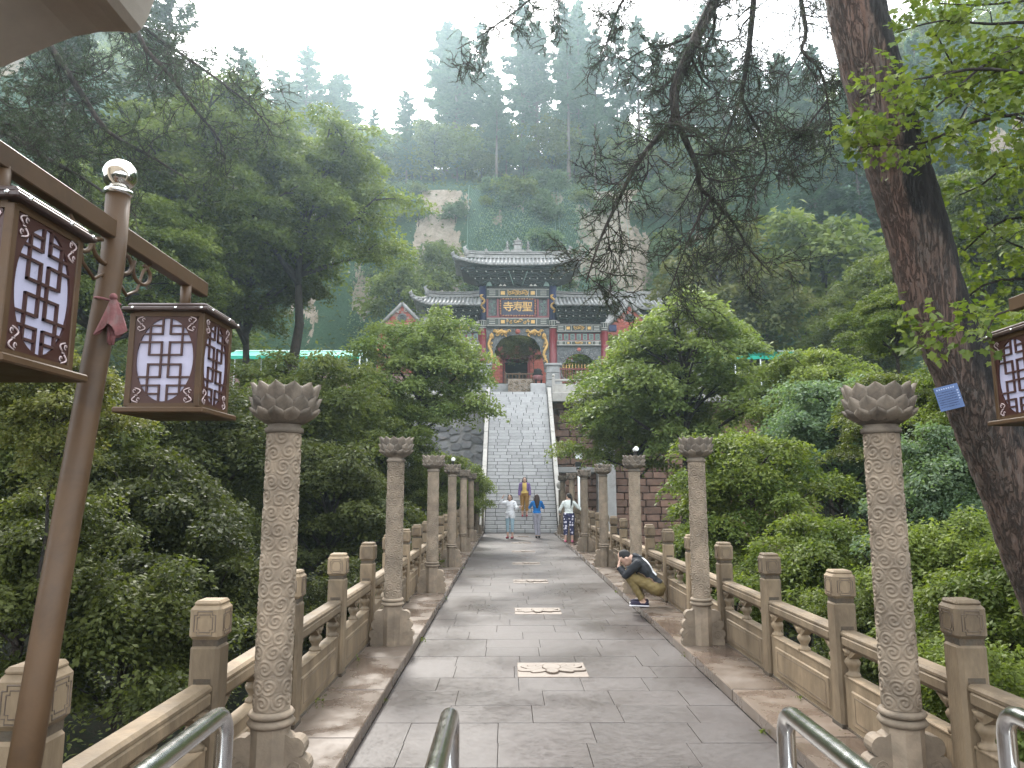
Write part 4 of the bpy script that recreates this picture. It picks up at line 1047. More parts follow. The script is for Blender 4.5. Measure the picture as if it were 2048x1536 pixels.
def tree_at(key, mat, u, v, D, wpx, label, name='broadleaf_tree', cat='tree', group=None, sz=1.0, rz=None):
    p = P(u, v, D); (tr, crn, zc), Rc = PROTO[key]; s = 1.13 * px(wpx, D, v) / (2 * Rc)
    return plant(key, mat, (p.x, p.y, p.z - zc * s * sz), s, rs.uniform(0, 6.28) if rz is None else rz, name, label, cat, group, sz)
GL, GRG = 'trees on the ravine side', 'trees on the bank side'
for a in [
    ('big', 'lf_mid', 600, 445, 30, 375, 'broad dense dark green tree with visible spreading limbs, left of the gate'),
    ('big2', 'lf_mid', 395, 400, 27, 390, 'rounded green tree behind the silver lamp ball'),
    ('big', 'lf_mid', 215, 560, 23, 380, 'dark leafy tree behind the lamp post crossarm'),
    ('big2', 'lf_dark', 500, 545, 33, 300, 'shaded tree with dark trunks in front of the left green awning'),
    ('mid', 'lf_light', 845, 768, 25, 270, 'lighter green tree with fluffy crown hiding the left edge of the stair'),
    ('mid2', 'lf_mid', 765, 880, 23.5, 215, 'lower green tree beneath the fluffy tree, left of the stair'),
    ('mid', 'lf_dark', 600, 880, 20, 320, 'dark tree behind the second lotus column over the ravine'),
    ('mid2', 'lf_shade_tint', 660, 1060, 17, 330, 'deeply shaded tree low between the first two lotus columns'),
    ('mid', 'lf_shade_tint', 400, 960, 14.5, 370, 'dark tree behind the nearest lotus column over the ravine'),
    ('bush', 'lf_shade_tint', 690, 1230, 11.5, 190, 'shaded bush behind the balustrade between the first two ravine-side columns'),
    ('mid2', 'lf_shade_tint', 290, 1120, 11, 420, 'dull green tree between the brown lamp post and the nearest ravine-side column'),
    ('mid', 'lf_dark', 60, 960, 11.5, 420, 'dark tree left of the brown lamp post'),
    ('bush', 'lf_shade_tint', 60, 1180, 8, 330, 'green bush left of the leaning brown lamp post, above the nearest balustrade post'),
    ('bush2', 'lf_shade_tint', 240, 1330, 8.5, 330, 'very dark bush low in the ravine behind the nearest handrail'),
    ('bush', 'lf_shade_tint', 420, 1240, 11, 300, 'dark bush behind the nearest ravine-side balustrade posts'),
    ('bush2', 'lf_mid', 930, 990, 29, 95, 'small bush below the pale boulders beside the stair foot'),
    ('mid', 'lf_mid', 880, 985, 28, 150, 'green tree behind the ravine-side columns near the stair foot'),
    ('mid2', 'lf_dark', 800, 1010, 24, 170, 'dark tree behind the third ravine-side lotus column'),
    ('hill', 'lf_mid', 865, 575, 62, 130, 'hazy green tree left of the gate roof below the bare cliff'),
    ('hill2', 'lf_mid', 800, 600, 58, 130, 'hazy green tree low behind the broad dense tree')]:
    tree_at(*a, group=GL)
for a in [
    ('mid2', 'lf_light', 1365, 790, 24, 365, 'light green feathery tree right of the stair, leaning over the balustrade', 'broadleaf_tree', 'tree', None, .82),
    ('mid', 'lf_mid', 1262, 850, 26.5, 250, 'shaded lower tree under the light feathery tree, before the red wall'),
    ('mid', 'lf_yel', 1500, 1040, 14, 330, 'bright yellow-green shrub tree behind the second bank-side lotus column'),
    ('bush', 'lf_yel', 1620, 1190, 10.5, 270, 'yellow-green bush left of the nearest bank-side lotus column'),
    ('bush2', 'lf_mid', 1470, 1210, 12, 190, 'green bush behind the balustrade posts beside the man'),
    ('bush', 'lf_yel', 1400, 1110, 17, 150, 'small bright bush just right of the second bank-side lotus column'),
    ('mid', 'lf_blue', 1670, 920, 17, 300, 'blue-green soft tree left of the nearest bank-side lotus column'),
    ('mid2', 'lf_mid', 1650, 850, 21, 300, 'mid-green spreading tree below the awning, left of the lotus capital'),
    ('mid', 'lf_blue', 1930, 1030, 9.5, 330, 'pale blue-green shrub tree behind the leaning pine trunk'),
    ('bush', 'lf_yel', 1985, 1290, 6.6, 330, 'yellowish bush at the lower right beyond the nearest balustrade post'),
    ('bush2', 'lf_mid', 1880, 1180, 8.2, 260, 'green bush right of the nearest bank-side lotus column'),
    ('bush2', 'lf_mid', 1960, 1450, 5.6, 300, 'green bush below the handrail in the lower right corner'),
    ('bush', 'lf_mid', 1760, 1330, 8.6, 260, 'shaded bush behind the handrail at the nearest bank-side column'),
    ('mid2', 'lf_dark', 1800, 880, 14, 260, 'dark shaded tree just left of the blue sign on the pine trunk'),
    ('hill', 'lf_olive', 1440, 590, 49, 215, 'olive-green tree above the right awning, nearest the grey-roofed hall'),
    ('hill2', 'lf_olive', 1530, 625, 47, 170, 'small olive-green tree above the middle of the right awning'),
    ('hill', 'lf_mid', 1650, 585, 51, 270, 'rounded green tree above the right end of the awning'),
    ('big2', 'lf_dark', 1725, 690, 40, 210, 'dark green tree hiding the right end of the awning'),
    ('mid2', 'lf_mid', 1790, 640, 36, 230, 'green tree left of the leaning trunk level with the awning'),
    ('mid2', 'lf_yel', 1790, 660, 16, 180, 'yellow-green spray of a tree just left of the leaning trunk'),
    ('big', 'lf_mid', 1960, 520, 30, 330, 'green tree behind the leaning pine trunk at the right edge'),
    ('mid', 'lf_yel', 2000, 780, 12, 300, 'bright leafy tree behind the right-hand lantern')]:
    a = list(a); o_ = tree_at(*a, group=GRG) if len(a) < 9 else tree_at(*a[:8], GRG, a[9])
for a in [('bush2', 'lf_olive', 1008, 695, 50.5, 70, 'olive-leaved small tree left of the dark temple doorway'), ('bush', 'lf_olive', 1068, 690, 51, 66, 'olive-leaved small tree right of the dark temple doorway'),
          ('shrub', 'lf_yel', 1180, 722, 50, 80, 'low spreading pine-like shrub before the round lattice window'), ('shrub', 'lf_mid', 1232, 690, 50, 50, 'little shrub between the gate column and the red gable house')]:
    tree_at(*a, name='courtyard_tree', group='courtyard trees behind the gate')
# dark conifers on the near left slope
for a in [('fir_near', 'lf_pine', 330, 190, 33, 330, 'tall dark conifer at the upper left below the stone arch tip'), ('fir_near', 'lf_pine', 120, 270, 24, 360, 'dark conifer at the far left behind the lantern arm'),
          ('fir_near', 'lf_fir', 470, 230, 46, 190, 'hazy conifer standing above the rounded green tree')]:
    tree_at(*a, name='conifer_tree', group='conifers on the near left slope')
tree_at('bush', 'lf_olive', 110, 830, 7.5, 270, 'yellowish feathery tree left of the brown lamp post', group=GL)

# ------------------------------------------------------------------ trees on the misty hill
def zone(u):
    for a, s_ in ((560, 'behind the rounded left-hand trees'), (860, 'beside the sky gap'), (1125, 'straight above the gate roof'), (1450, 'behind the hanging pine branches'), (1690, 'just left of the leaning trunk'), (9999, 'right of the leaning trunk')):
        if u < a: return s_
def base_at(u, D):
    x = P(u, 700, D).x; return Vector((x, D, float(ground_z(x, D))))
def fir_at(key, u, vtop, D, k, label, group):
    b_ = base_at(u, D); top = P(u, vtop, D).z; H = {'fir': 15, 'fir2': 16, 'fir3': 17}[key]; s = (top - b_.z + .6) / H
    wd = 1.25 * k * (min(1.0, 1.0 / max(s, .5)) if s > 1.25 else 1)
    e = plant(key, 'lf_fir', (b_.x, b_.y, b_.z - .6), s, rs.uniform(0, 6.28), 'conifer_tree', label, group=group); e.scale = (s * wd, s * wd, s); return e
SK = [('fir', 590, 92, 86, 1, 'broad hazy conifer on the skyline left of the sky gap'), ('fir2', 648, 150, 88, 1, 'thin pale conifer right beside the broad skyline conifer'), ('fir', 545, 165, 90, .9, ''), ('fir', 470, 110, 84, .9, ''), ('fir2', 430, 150, 80, 1, ''),
      ('fir', 735, 215, 86, .8, 'small conifer in the lowest dip of the skyline'), ('fir', 800, 180, 84, 1, 'bushy conifer right of the lowest skyline dip'), ('fir2', 700, 230, 88, .8, ''), ('fir3', 885, 42, 84, 1, 'open-crowned leaning conifer at the right edge of the sky gap'),
      ('fir2', 912, 60, 83, 1, ''), ('fir', 958, 38, 85, .8, 'dense tall conifer above the left end of the gate roof'), ('fir', 985, 145, 79, .9, ''), ('fir2', 1040, 42, 86, .6, 'slender conifer between two sky slits above the gate'), ('fir', 1078, 36, 84, .75, 'dense narrow conifer above the middle of the gate'),
      ('fir3', 1132, 2, 82, .8, ''), ('fir', 1165, 5, 80, .8, 'tallest conifer reaching the top of the picture above the gate'), ('fir2', 1200, 60, 83, .9, ''), ('fir', 1245, 20, 82, .8, ''), ('fir3', 1290, 30, 80, .9, ''), ('fir', 1335, 60, 84, .9, ''), ('fir2', 1400, 50, 82, .9, ''),
      ('fir', 1470, 90, 80, .9, ''), ('fir3', 1530, 110, 76, .9, ''), ('fir', 1600, 110, 74, .9, ''), ('fir2', 1660, 90, 70, .9, ''), ('fir', 1740, 70, 66, .9, ''), ('fir', 1880, 60, 60, .9, ''), ('fir2', 1980, 60, 60, 1, '')]
for key, u, vt, D, k, lab in SK:
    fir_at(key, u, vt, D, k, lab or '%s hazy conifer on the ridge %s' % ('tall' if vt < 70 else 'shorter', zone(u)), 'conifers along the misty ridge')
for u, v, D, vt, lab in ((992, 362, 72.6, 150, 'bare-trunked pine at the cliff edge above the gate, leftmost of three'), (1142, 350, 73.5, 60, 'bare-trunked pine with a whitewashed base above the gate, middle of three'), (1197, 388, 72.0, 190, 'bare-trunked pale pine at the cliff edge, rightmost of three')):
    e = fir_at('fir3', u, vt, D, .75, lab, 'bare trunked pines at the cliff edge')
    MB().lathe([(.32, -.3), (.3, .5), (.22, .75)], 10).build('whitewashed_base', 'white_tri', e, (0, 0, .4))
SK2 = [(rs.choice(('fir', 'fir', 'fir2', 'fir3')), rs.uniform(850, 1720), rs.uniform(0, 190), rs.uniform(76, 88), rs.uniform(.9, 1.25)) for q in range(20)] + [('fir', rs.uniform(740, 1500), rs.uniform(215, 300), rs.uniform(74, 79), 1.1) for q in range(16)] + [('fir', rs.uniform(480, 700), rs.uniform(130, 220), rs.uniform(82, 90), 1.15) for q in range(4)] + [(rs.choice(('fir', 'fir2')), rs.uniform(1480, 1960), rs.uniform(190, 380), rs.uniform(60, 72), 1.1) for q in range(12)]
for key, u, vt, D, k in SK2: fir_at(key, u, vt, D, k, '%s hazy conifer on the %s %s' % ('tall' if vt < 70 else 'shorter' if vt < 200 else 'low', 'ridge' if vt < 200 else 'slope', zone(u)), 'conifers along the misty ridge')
for i in range(64):
    u = rs.uniform(560, 1950); D = rs.uniform(73.5, 84) if u < 1300 else rs.uniform(64, 80)
    b_ = base_at(u, D); s = rs.uniform(.7, 1.15)
    plant(rs.choice(('hill', 'hill2')), rs.choice(('lf_mid', 'lf_dark', 'lf_blue', 'lf_mid')), (b_.x, b_.y, b_.z - .6), s, rs.uniform(0, 6.28), 'broadleaf_tree', '%s hazy rounded tree on the hillside %s' % ('small' if s < .85 else 'medium' if s < 1 else 'large', zone(u)), group='rounded trees on the misty hillside')
for i in range(95):
    u = rs.uniform(740, 1560); D = rs.uniform(63.5, 73.5); b_ = base_at(u, D); s = rs.uniform(.6, 1.7)
    plant('shrub', rs.choice(('lf_mid', 'lf_blue', 'lf_blue')), (b_.x, b_.y - .1, b_.z - .2), s, rs.uniform(0, 6.28), 'shrub', '%s shrub %s %s' % ('small' if s < 1 else 'medium' if s < 1.35 else 'large', 'low on the cliff' if D < 66.5 else 'halfway up the cliff' if D < 70 else 'at the cliff top', zone(u).replace('straight above', 'behind').replace('sky gap', 'bare rock left of the gate')), 'shrub', 'shrubs on the cliff')
def forest():
    rg = np.random.RandomState(21); C_, N_, D_, L_, V_ = [], [], [], [], []
    for i in range(330):
        if i < 200: x = rg.uniform(-75, 80); y = rg.uniform(74, 96)
        else:
            sg = rg.choice((-1, 1)); x = sg * rg.uniform(17, 60); y = rg.uniform(18, 74) if sg < 0 else rg.uniform(43, 74)
            if abs(x) / (y + .1) > 1.0: continue
        z = float(ground_z(x, y)); r_ = rg.uniform(1.8, 3.3); h = rg.uniform(3.5, 7)
        if x > 8 and y < 55: h *= .6
        n = 620; a = rg.uniform(0, 6.28, n); q = rg.uniform(0, 1, n) ** .5; zz = rg.uniform(-.4, 1, n); k = r_ * np.sqrt(np.clip(1 - zz * zz * .85, 0, 1)) * q * (1 + .28 * np.sin(a * 3 + i) * np.cos(zz * 4 + i))
        C_.append(np.stack([x + k * np.cos(a), y + k * np.sin(a), z + h * .5 + zz * h * .5 + rg.normal(0, .15, n)], 1)); N_.append(np.stack([rg.normal(0, .6, n), rg.normal(0, .6, n), np.full(n, .8)], 1)); D_.append(np.stack([np.cos(a), np.sin(a), rg.normal(-.2, .4, n)], 1)); L_.append(.42 * rg.uniform(.6, 1.4, n)); V_.append(.5 * rg.uniform() + .5 * rg.uniform(0, 1, n))
    L = np.concatenate(L_)
    leaf_obj('hillside_forest', np.concatenate(C_), np.concatenate(N_), np.concatenate(D_), L, L * .6, np.concatenate(V_), 'lf_mid', label='misty green wood covering the hillside beyond the temple', cat='wood', kind='stuff')
forest()
def undergrowth():
    rg = np.random.RandomState(22); n = 60000
    x = rg.uniform(-32, 32, n); y = rg.uniform(2.5, 75, n) ** 1.0
    near = rg.uniform(0, 1, n) < .55; y = np.where(near, rg.uniform(2.0, 34, n), y)
    keep = (np.abs(x) > 2.9) & ~((y > 30.5) & (y < 62.5) & (np.abs(x) < 12.8) & (x < 12.8)) & ~((y > 40) & (y < 50) & (np.abs(x) < 27))
    x, y = x[keep], y[keep]; n = len(x); z = ground_z(x, y) + np.abs(rg.normal(0, .45, n)) * (1 + .6 * np.sin(x * 1.3) * np.cos(y * 1.1))
    a = rg.uniform(0, 6.28, n); L = np.where(y < 34, .2, .42) * rg.uniform(.6, 1.4, n)
    leaf_obj('undergrowth', np.stack([x, y, z], 1), np.stack([rg.normal(0, .5, n), rg.normal(0, .5, n) - .2, np.ones(n)], 1), np.stack([np.cos(a), np.sin(a), rg.normal(0, .4, n)], 1), L, L * .5, rg.uniform(0, 1, n), 'lf_dark', label='low leafy growth covering the ravine sides and cliff', cat='undergrowth', kind='stuff')
undergrowth()
def creeper():
    rg = np.random.RandomState(23); n = 52000; x = rg.uniform(-16, 24, n); y = rg.uniform(62.4, 75, n)
    m_ = wob(x, y * 2.2, .55, 17, 7) + rg.normal(0, .22, n); bare = np.maximum(1 - np.abs(x + 7.2) * .3, .8 - np.abs(x - 10.5) * .2); keep = m_ > -.05 + 1.1 * np.maximum(bare, 0)
    x, y = x[keep], y[keep]; n = len(x); z = ground_z(x, y) + np.abs(rg.normal(0, .22, n)); a = rg.uniform(0, 6.28, n); L = .3 * rg.uniform(.5, 1.4, n)
    leaf_obj('cliff_creeper', np.stack([x, y - np.abs(rg.normal(0, .2, n)), z], 1), np.stack([rg.normal(0, .5, n), rg.normal(-.6, .4, n), np.full(n, .8)], 1), np.stack([np.cos(a), np.sin(a), rg.normal(-.3, .4, n)], 1), L, L * .6, rg.uniform(0, 1, n) * .6 + .2 + .2 * np.sin(x * 2 + y), 'lf_blue', label='creeping greenery spread over the cliff face behind the gate', cat='creeper', kind='stuff')
creeper()
# netting pinned over the cliff
def netting(x0, x1, label):
    b = MB(); h = .33; lines = []
    def pt(x, t): y = 62.3 + 10.4 * t; return (x, y - .28, float(ground_z(x, y)) + .22)
    K = 46
    for sg in (-1, 1):
        W_ = x1 - x0; n = int((W_ + 16) / h)
        for i in range(n):
            pv = None
            for k in range(K + 1):
                t = k / K; x = x0 + i * h - (16 * t if sg > 0 else 16 * (1 - t))
                if x < x0 or x > x1: pv = None; continue
                p = pt(x, t)
                if pv: 
                    q = len(b.v); b.v += [(pv[0] - .007, pv[1], pv[2]), (pv[0] + .007, pv[1], pv[2]), (p[0] + .007, p[1], p[2]), (p[0] - .007, p[1], p[2])]; b.f.append([q, q + 1, q + 2, q + 3]); b.m.append(0); b.s.append(False)
                pv = p
    for x in (x0, x1): b.tube([pt(x, k / 20) for k in range(21)], .02, 5)
    b.build('slope_netting', MATN, label=label, cat='safety net', group='nets pinned over the cliff')
MATN = M('net_cord', (.16, .25, .215), .6, .2, 3, rnd=0, bump=0); 
netting(-4.6, 4.2, 'green safety net over the cliff behind the gate roof'); netting(4.6, 11.5, 'green safety net over the cliff behind the hanging pine branches'); netting(36, 46, 'green safety net on the slope right of the leaning trunk')

# ------------------------------------------------------------------ near branches
def grow(paths, depth, rr, spacing, length, grav, ang=(.5, 1.1), rr_shrink=.4, minr=.0042):
    tubes = list(paths); tips = []; cur = paths
    for d in range(depth):
        nxt = []
        for pts, r0, r1 in cur:
            seg = [(b_ - a).length for a, b_ in zip(pts, pts[1:])]; tot = sum(seg); s_ = spacing * (.6 ** d) * rr.uniform(.4, .9)
            while s_ < tot:
                acc = 0
                for i, L in enumerate(seg):
                    if acc + L >= s_: break
                    acc += L
                f = (s_ - acc) / max(L, 1e-6); p = pts[i].lerp(pts[i + 1], f); t = (pts[i + 1] - pts[i]).normalized()
                ax = t.cross(Vector((rr.gauss(0, 1), rr.gauss(0, 1), rr.gauss(0, 1)))).normalized()
                dv = (t * math.cos(rr.uniform(*ang)) + ax * math.sin(rr.uniform(*ang)) + Vector((0, 0, -grav))).normalized()
                ln = length * (.62 ** d) * rr.uniform(.5, 1.25) * (1.15 - .5 * s_ / tot); r = max(minr, (r0 + (r1 - r0) * s_ / tot) * rr_shrink)
                q = [p]; v = dv.copy()
                for k in range(4):
                    v = (v + Vector((rr.gauss(0, .3), rr.gauss(0, .3), rr.gauss(0, .3) - grav * .25))).normalized(); q.append(q[-1] + v * ln / 4)
                nxt.append((q, r, max(minr * .7, r * .35))); s_ += spacing * (.6 ** d) * rr.uniform(.6, 1.5)
        tubes += nxt; cur = nxt
        if d >= depth - 2:
            for q, r, r1 in nxt:
                for k in ((2, 3, 4) if d == depth - 1 else (4,)): tips.append((q[k], (q[k] - q[k - 1]).normalized()))
    return tubes, tips
def poly(px_list, d0, d1, r0, r1):
    n = len(px_list); pts = [P(u, v, d0 + (d1 - d0) * i / (n - 1)) for i, (u, v) in enumerate(px_list)]
    out = []
    for i in range(n - 1):       # smooth the polyline
        p0, p1, p2, p3 = pts[max(0, i - 1)], pts[i], pts[i + 1], pts[min(n - 1, i + 2)]
        for k in range(3):
            t = k / 3; out.append(.5 * ((2 * p1) + (p2 - p0) * t + (2 * p0 - 5 * p1 + 4 * p2 - p3) * t * t + (3 * p1 - p0 - 3 * p2 + p3) * t ** 3))
    out.append(pts[-1]); return (out, r0, r1)
def needles(rg, tips, per, ln, w_, spread=.9):
    n = len(tips) * per; c = np.repeat(np.array([tuple(t[0]) for t in tips]), per, 0); d = np.repeat(np.array([tuple(t[1]) for t in tips]), per, 0)
    c = c - d * rg.uniform(0, .07, (n, 1)); d = unit(d + rg.normal(0, spread * .6, (n, 3)) + np.array([0, 0, -.12]))
    return c, rg.normal(0, 1, (n, 3)), d, ln * rg.uniform(.6, 1.2, n), np.full(n, w_), np.repeat(rg.uniform(0, 1, len(tips)), per) * .6 + .4 * rg.uniform(0, 1, n)
def branch_mesh(tubes, mat):
    b = MB()
    for pts, r0, r1 in tubes:
        n = len(pts); b.tube(pts, [r0 + (r1 - r0) * i / (n - 1) for i in range(n)], 8 if r0 > .03 else (5 if r0 > .008 else 3), 0, False)
    return b.mesh('limb', mat)

def limbs(mains, depth, rr, spacing, length, grav, parent, off, *a):
    tips = []
    for m_ in mains:
        tb_, tp_ = grow([m_], depth, rr, spacing, length, grav, *a); put('limb', branch_mesh(tb_, 'bark'), parent, off); tips += tp_
    return tips
# the leaning pine
D0 = 5.6
cl = [(1702, -60), (1718, 40), (1752, 180), (1793, 325), (1833, 460), (1869, 600), (1922, 730), (1970, 850), (2027, 985), (2078, 1125), (2145, 1290), (2225, 1480), (2320, 1700)]
pth, _, _ = poly(cl[::-1], 5.75, 5.35, 1, 1)
pine = empty('leaning_pine', pth[0], label='large leaning pine with a reddish scaly trunk and a blue sign nailed to it', cat='tree')
def trunk_mesh(pts, rad):
    nu = 64; n = len(pts); M_ = n * 10; vs = []; darker = []
    rg = np.random.RandomState(8)
    px_ = [rg.uniform(0, 6.28) for _ in range(40)]
    for i in range(M_):
        f = i / (M_ - 1) * (n - 1); k = min(n - 2, int(f)); p = pts[k].lerp(pts[k + 1], f - k); t = (pts[min(n - 1, k + 2)] - pts[max(0, k - 1)]).normalized()
        x = Vector((1, 0, 0)); x = (x - t * x.dot(t)).normalized(); y = t.cross(x)
        for j in range(nu):
            a = 2 * math.pi * j / nu; s_ = i * .045
            plate = 1.0 * math.sin(5 * a + 1.2 * math.sin(s_ * 2.1 + px_[0]) + s_ * .6) * math.sin(s_ * 5 + 3 * math.sin(2 * a + px_[1]) + px_[2]) + .7 * math.sin(11 * a + 1.6 * math.sin(s_ * 3.3)) * math.cos(s_ * 9 + 2 * math.sin(3 * a))
            r = rad * (1 + .05 * abs(plate) ** .7 - .03 + .03 * math.sin(a * 2 + s_ * .8)) * (1.0 + .0006 * (M_ - i) * 0)
            vs.append(tuple(p + x * math.cos(a) * r + y * math.sin(a) * r - pts[0])); darker.append(.5 + .62 * math.cos(a - R(-28)) * 1.0 - .22 + .1 * math.sin(s_ * 1.7))  # mask of the near-black side, strongest around one angle
    i = np.arange(M_ * nu).reshape(M_, nu); j = np.roll(i, -1, 1); f = np.stack([i[:-1], j[:-1], j[1:], i[1:]], -1).reshape(-1, 4)
    me = bpy.data.meshes.new('trunk'); me.from_pydata(vs, [], f.tolist()); me.polygons.foreach_set('use_smooth', [True] * len(f))
    at = me.attributes.new('darker', 'FLOAT', 'POINT'); at.data.foreach_set('value', np.clip(darker, 0, 1).astype(np.float32)); me.materials.append(MAT['bark_pine']); return me
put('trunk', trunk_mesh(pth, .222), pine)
rr = random.Random(31)
mains = [poly([(1460, -60), (1400, 60), (1360, 150), (1348, 190), (1352, 238)], 6.6, 6.4, .06, .043), poly([(1352, 238), (1310, 280), (1270, 335), (1235, 405), (1200, 480), (1172, 565)], 6.4, 6.0, .032, .006),
         poly([(1352, 236), (1375, 290), (1395, 335), (1400, 375), (1430, 402), (1470, 450), (1500, 500), (1545, 550)], 6.4, 6.9, .034, .005), poly([(1420, 396), (1390, 450), (1365, 510), (1338, 585)], 6.6, 6.4, .016, .004),
         poly([(1512, -60), (1502, 60), (1490, 150), (1485, 200), (1522, 270), (1532, 330), (1500, 390)], 7.2, 7.4, .036, .006), poly([(1488, 180), (1450, 280), (1442, 355)], 7.3, 7.0, .018, .004),
         poly([(1590, -60), (1612, 60), (1604, 100), (1640, 140), (1655, 200), (1668, 300)], 7.6, 7.4, .03, .006), poly([(1604, 100), (1568, 165)], 7.6, 7.4, .012, .004), poly([(1655, 200), (1600, 270), (1560, 312)], 7.4, 7.1, .014, .004),
         poly([(1400, 60), (1345, 88), (1295, 96), (1240, 130)], 6.6, 6.9, .018, .005), poly([(1130, -60), (1060, 0), (1000, 45), (955, 75), (915, 98)], 7.5, 7.2, .014, .004), poly([(1290, -60), (1240, 10), (1222, 60), (1205, 110)], 7.0, 7.2, .02, .005)]
tips = limbs(mains, 3, rr, .14, .58, .06, pine, -pth[0])
L = needles(np.random.RandomState(32), tips, 6, .058, .0042, 1.3)
leaf_obj('needles', L[0] - np.array(tuple(pth[0])), *L[1:], 'lf_pine', pine, 't')
# the pine at the upper left
b0 = P(-900, 900, 8.5)
lp = empty('pine_tree', (b0.x, b0.y, -1), label='dark pine reaching in from the upper left with drooping needle branches over the lantern', cat='tree')
tk = [Vector((b0.x, b0.y, -2)), Vector((b0.x + .2, b0.y, 3)), Vector((b0.x + .1, b0.y + .2, 8.5))]
mains = [poly([(-500, -60), (-120, -40), (60, 50), (112, 112), (165, 190), (215, 262), (300, 312), (365, 352)], 8.4, 8.0, .07, .007), poly([(60, -80), (250, 40), (292, 100), (340, 150), (392, 222), (440, 282), (453, 352)], 9.4, 9.0, .05, .005),
         poly([(250, 30), (380, 120), (450, 170), (512, 222), (545, 270)], 9.6, 9.2, .026, .005), poly([(-400, 120), (-30, 250), (60, 300), (122, 332), (190, 372), (275, 435)], 8.2, 7.4, .05, .006), poly([(-30, 240), (80, 262), (160, 300), (235, 312)], 8.0, 7.7, .022, .005),
         poly([(-60, 330), (40, 380), (130, 420), (200, 500)], 7.8, 7.5, .02, .005), poly([(-40, 160), (20, 215), (72, 214)], 8.4, 8.2, .015, .004), poly([(110, 110), (130, 190), (118, 250)], 8.4, 8.2, .012, .004)]
mains.append((tk, .3, .22))
for i, m in enumerate(mains[:-1]):
    if i in (0, 3): pass
tips = limbs(mains[:-1], 3, random.Random(33), .18, .7, .06, lp, -lp.location)
tb = MB(); tb.tube(tk + [mains[0][0][0] + Vector((-.5, .2, 1.2))], [.3, .26, .2, .12], 12)
for q in (1, 3): tb.tube([tk[2], (tk[2] + mains[q][0][0]) / 2 + Vector((0, 0, .5)), mains[q][0][0]], [.12, .09, .05], 8)
tb.tube([tk[2], mains[0][0][0]], [.12, .07], 8)
put('trunk', tb.mesh('trunk', 'bark'), lp, -lp.location)
L = needles(np.random.RandomState(34), tips, 8, .075, .005, 1.25)
leaf_obj('needles', L[0] - np.array(tuple(lp.location)), *L[1:], 'lf_pine', lp, 't')
# broad-leaved branches at the upper right
mb0 = P(2500, 900, 5.2)
mt = empty('maple_tree', (mb0.x, mb0.y, -1), label='bright green broad-leaved tree whose near branches hang across the leaning pine trunk', cat='tree')
mains = [poly([(2200, 60), (2060, 45), (1980, 48), (1880, 42), (1790, 66)], 4.9, 4.9, .016, .004), poly([(2200, 170), (1980, 138), (1880, 150), (1795, 168), (1720, 195)], 4.8, 4.7, .016, .003), poly([(2200, 210), (1960, 240), (1850, 285), (1770, 290), (1720, 296)], 4.7, 4.8, .014, .003),
         poly([(2200, 40), (2000, 110), (1900, 190), (1830, 250), (1770, 270)], 4.9, 4.7, .014, .003), poly([(2200, 330), (2040, 318), (1960, 372), (1890, 400)], 5.2, 6.2, .014, .004), poly([(2200, 420), (2010, 440), (1930, 500), (1890, 520)], 5.5, 6.4, .014, .004),
         poly([(2200, 560), (2000, 560), (1930, 600), (1900, 640)], 5.6, 6.5, .014, .004), poly([(2200, 640), (2020, 620), (1975, 660), (1960, 700)], 4.2, 4.0, .01, .003), poly([(2200, 250), (2050, 240), (1960, 200), (1900, 120), (1870, 60)], 5.2, 5.2, .014, .004),
         poly([(2200, 480), (2080, 500), (2010, 480), (1960, 440)], 5.8, 6.2, .014, .004), poly([(2200, 10), (2080, 0), (1960, 10), (1860, 5)], 5.1, 5.0, .014, .004), poly([(2200, 130), (2100, 120), (2000, 150), (1930, 220), (1900, 290)], 5.3, 5.6, .014, .004)]
tips = limbs(mains, 2, random.Random(41), .2, .42, .06, mt, -mt.location, (.5, 1.2), .5, .0018)
tb = MB(); tr_ = [Vector((mb0.x, mb0.y, -1.6)), Vector((mb0.x + .05, mb0.y, 1.5)), Vector((mb0.x - .05, mb0.y, 5.6))]; tb.tube(tr_, [.17, .14, .08], 10)
for q in mains: tb.tube([tr_[1].lerp(tr_[2], min(1, max(0, (q[0][0].z - 1.5) / 4.1))), q[0][0]], [.03, .016], 6)
put('trunk', tb.mesh('trunk', 'bark'), mt, -mt.location)
rg = np.random.RandomState(42); per = 9; n = len(tips) * per
c = np.repeat(np.array([tuple(t[0]) for t in tips]), per, 0) + rg.normal(0, .05, (n, 3)); d = np.repeat(np.array([tuple(t[1]) for t in tips]), per, 0) + rg.normal(0, .7, (n, 3)) + np.array([0, 0, -.35])
ln = .056 * rg.uniform(.55, 1.35, n)
leaf_obj('crown', c - np.array(tuple(mt.location)), np.stack([rg.normal(0, .5, n), rg.normal(0, .5, n) - .25, np.ones(n)], 1), d, ln, ln * .9, np.repeat(rg.uniform(0, 1, len(tips)), per) * .5 + .5 * rg.uniform(0, 1, n), 'lf_yel', mt, 'l')
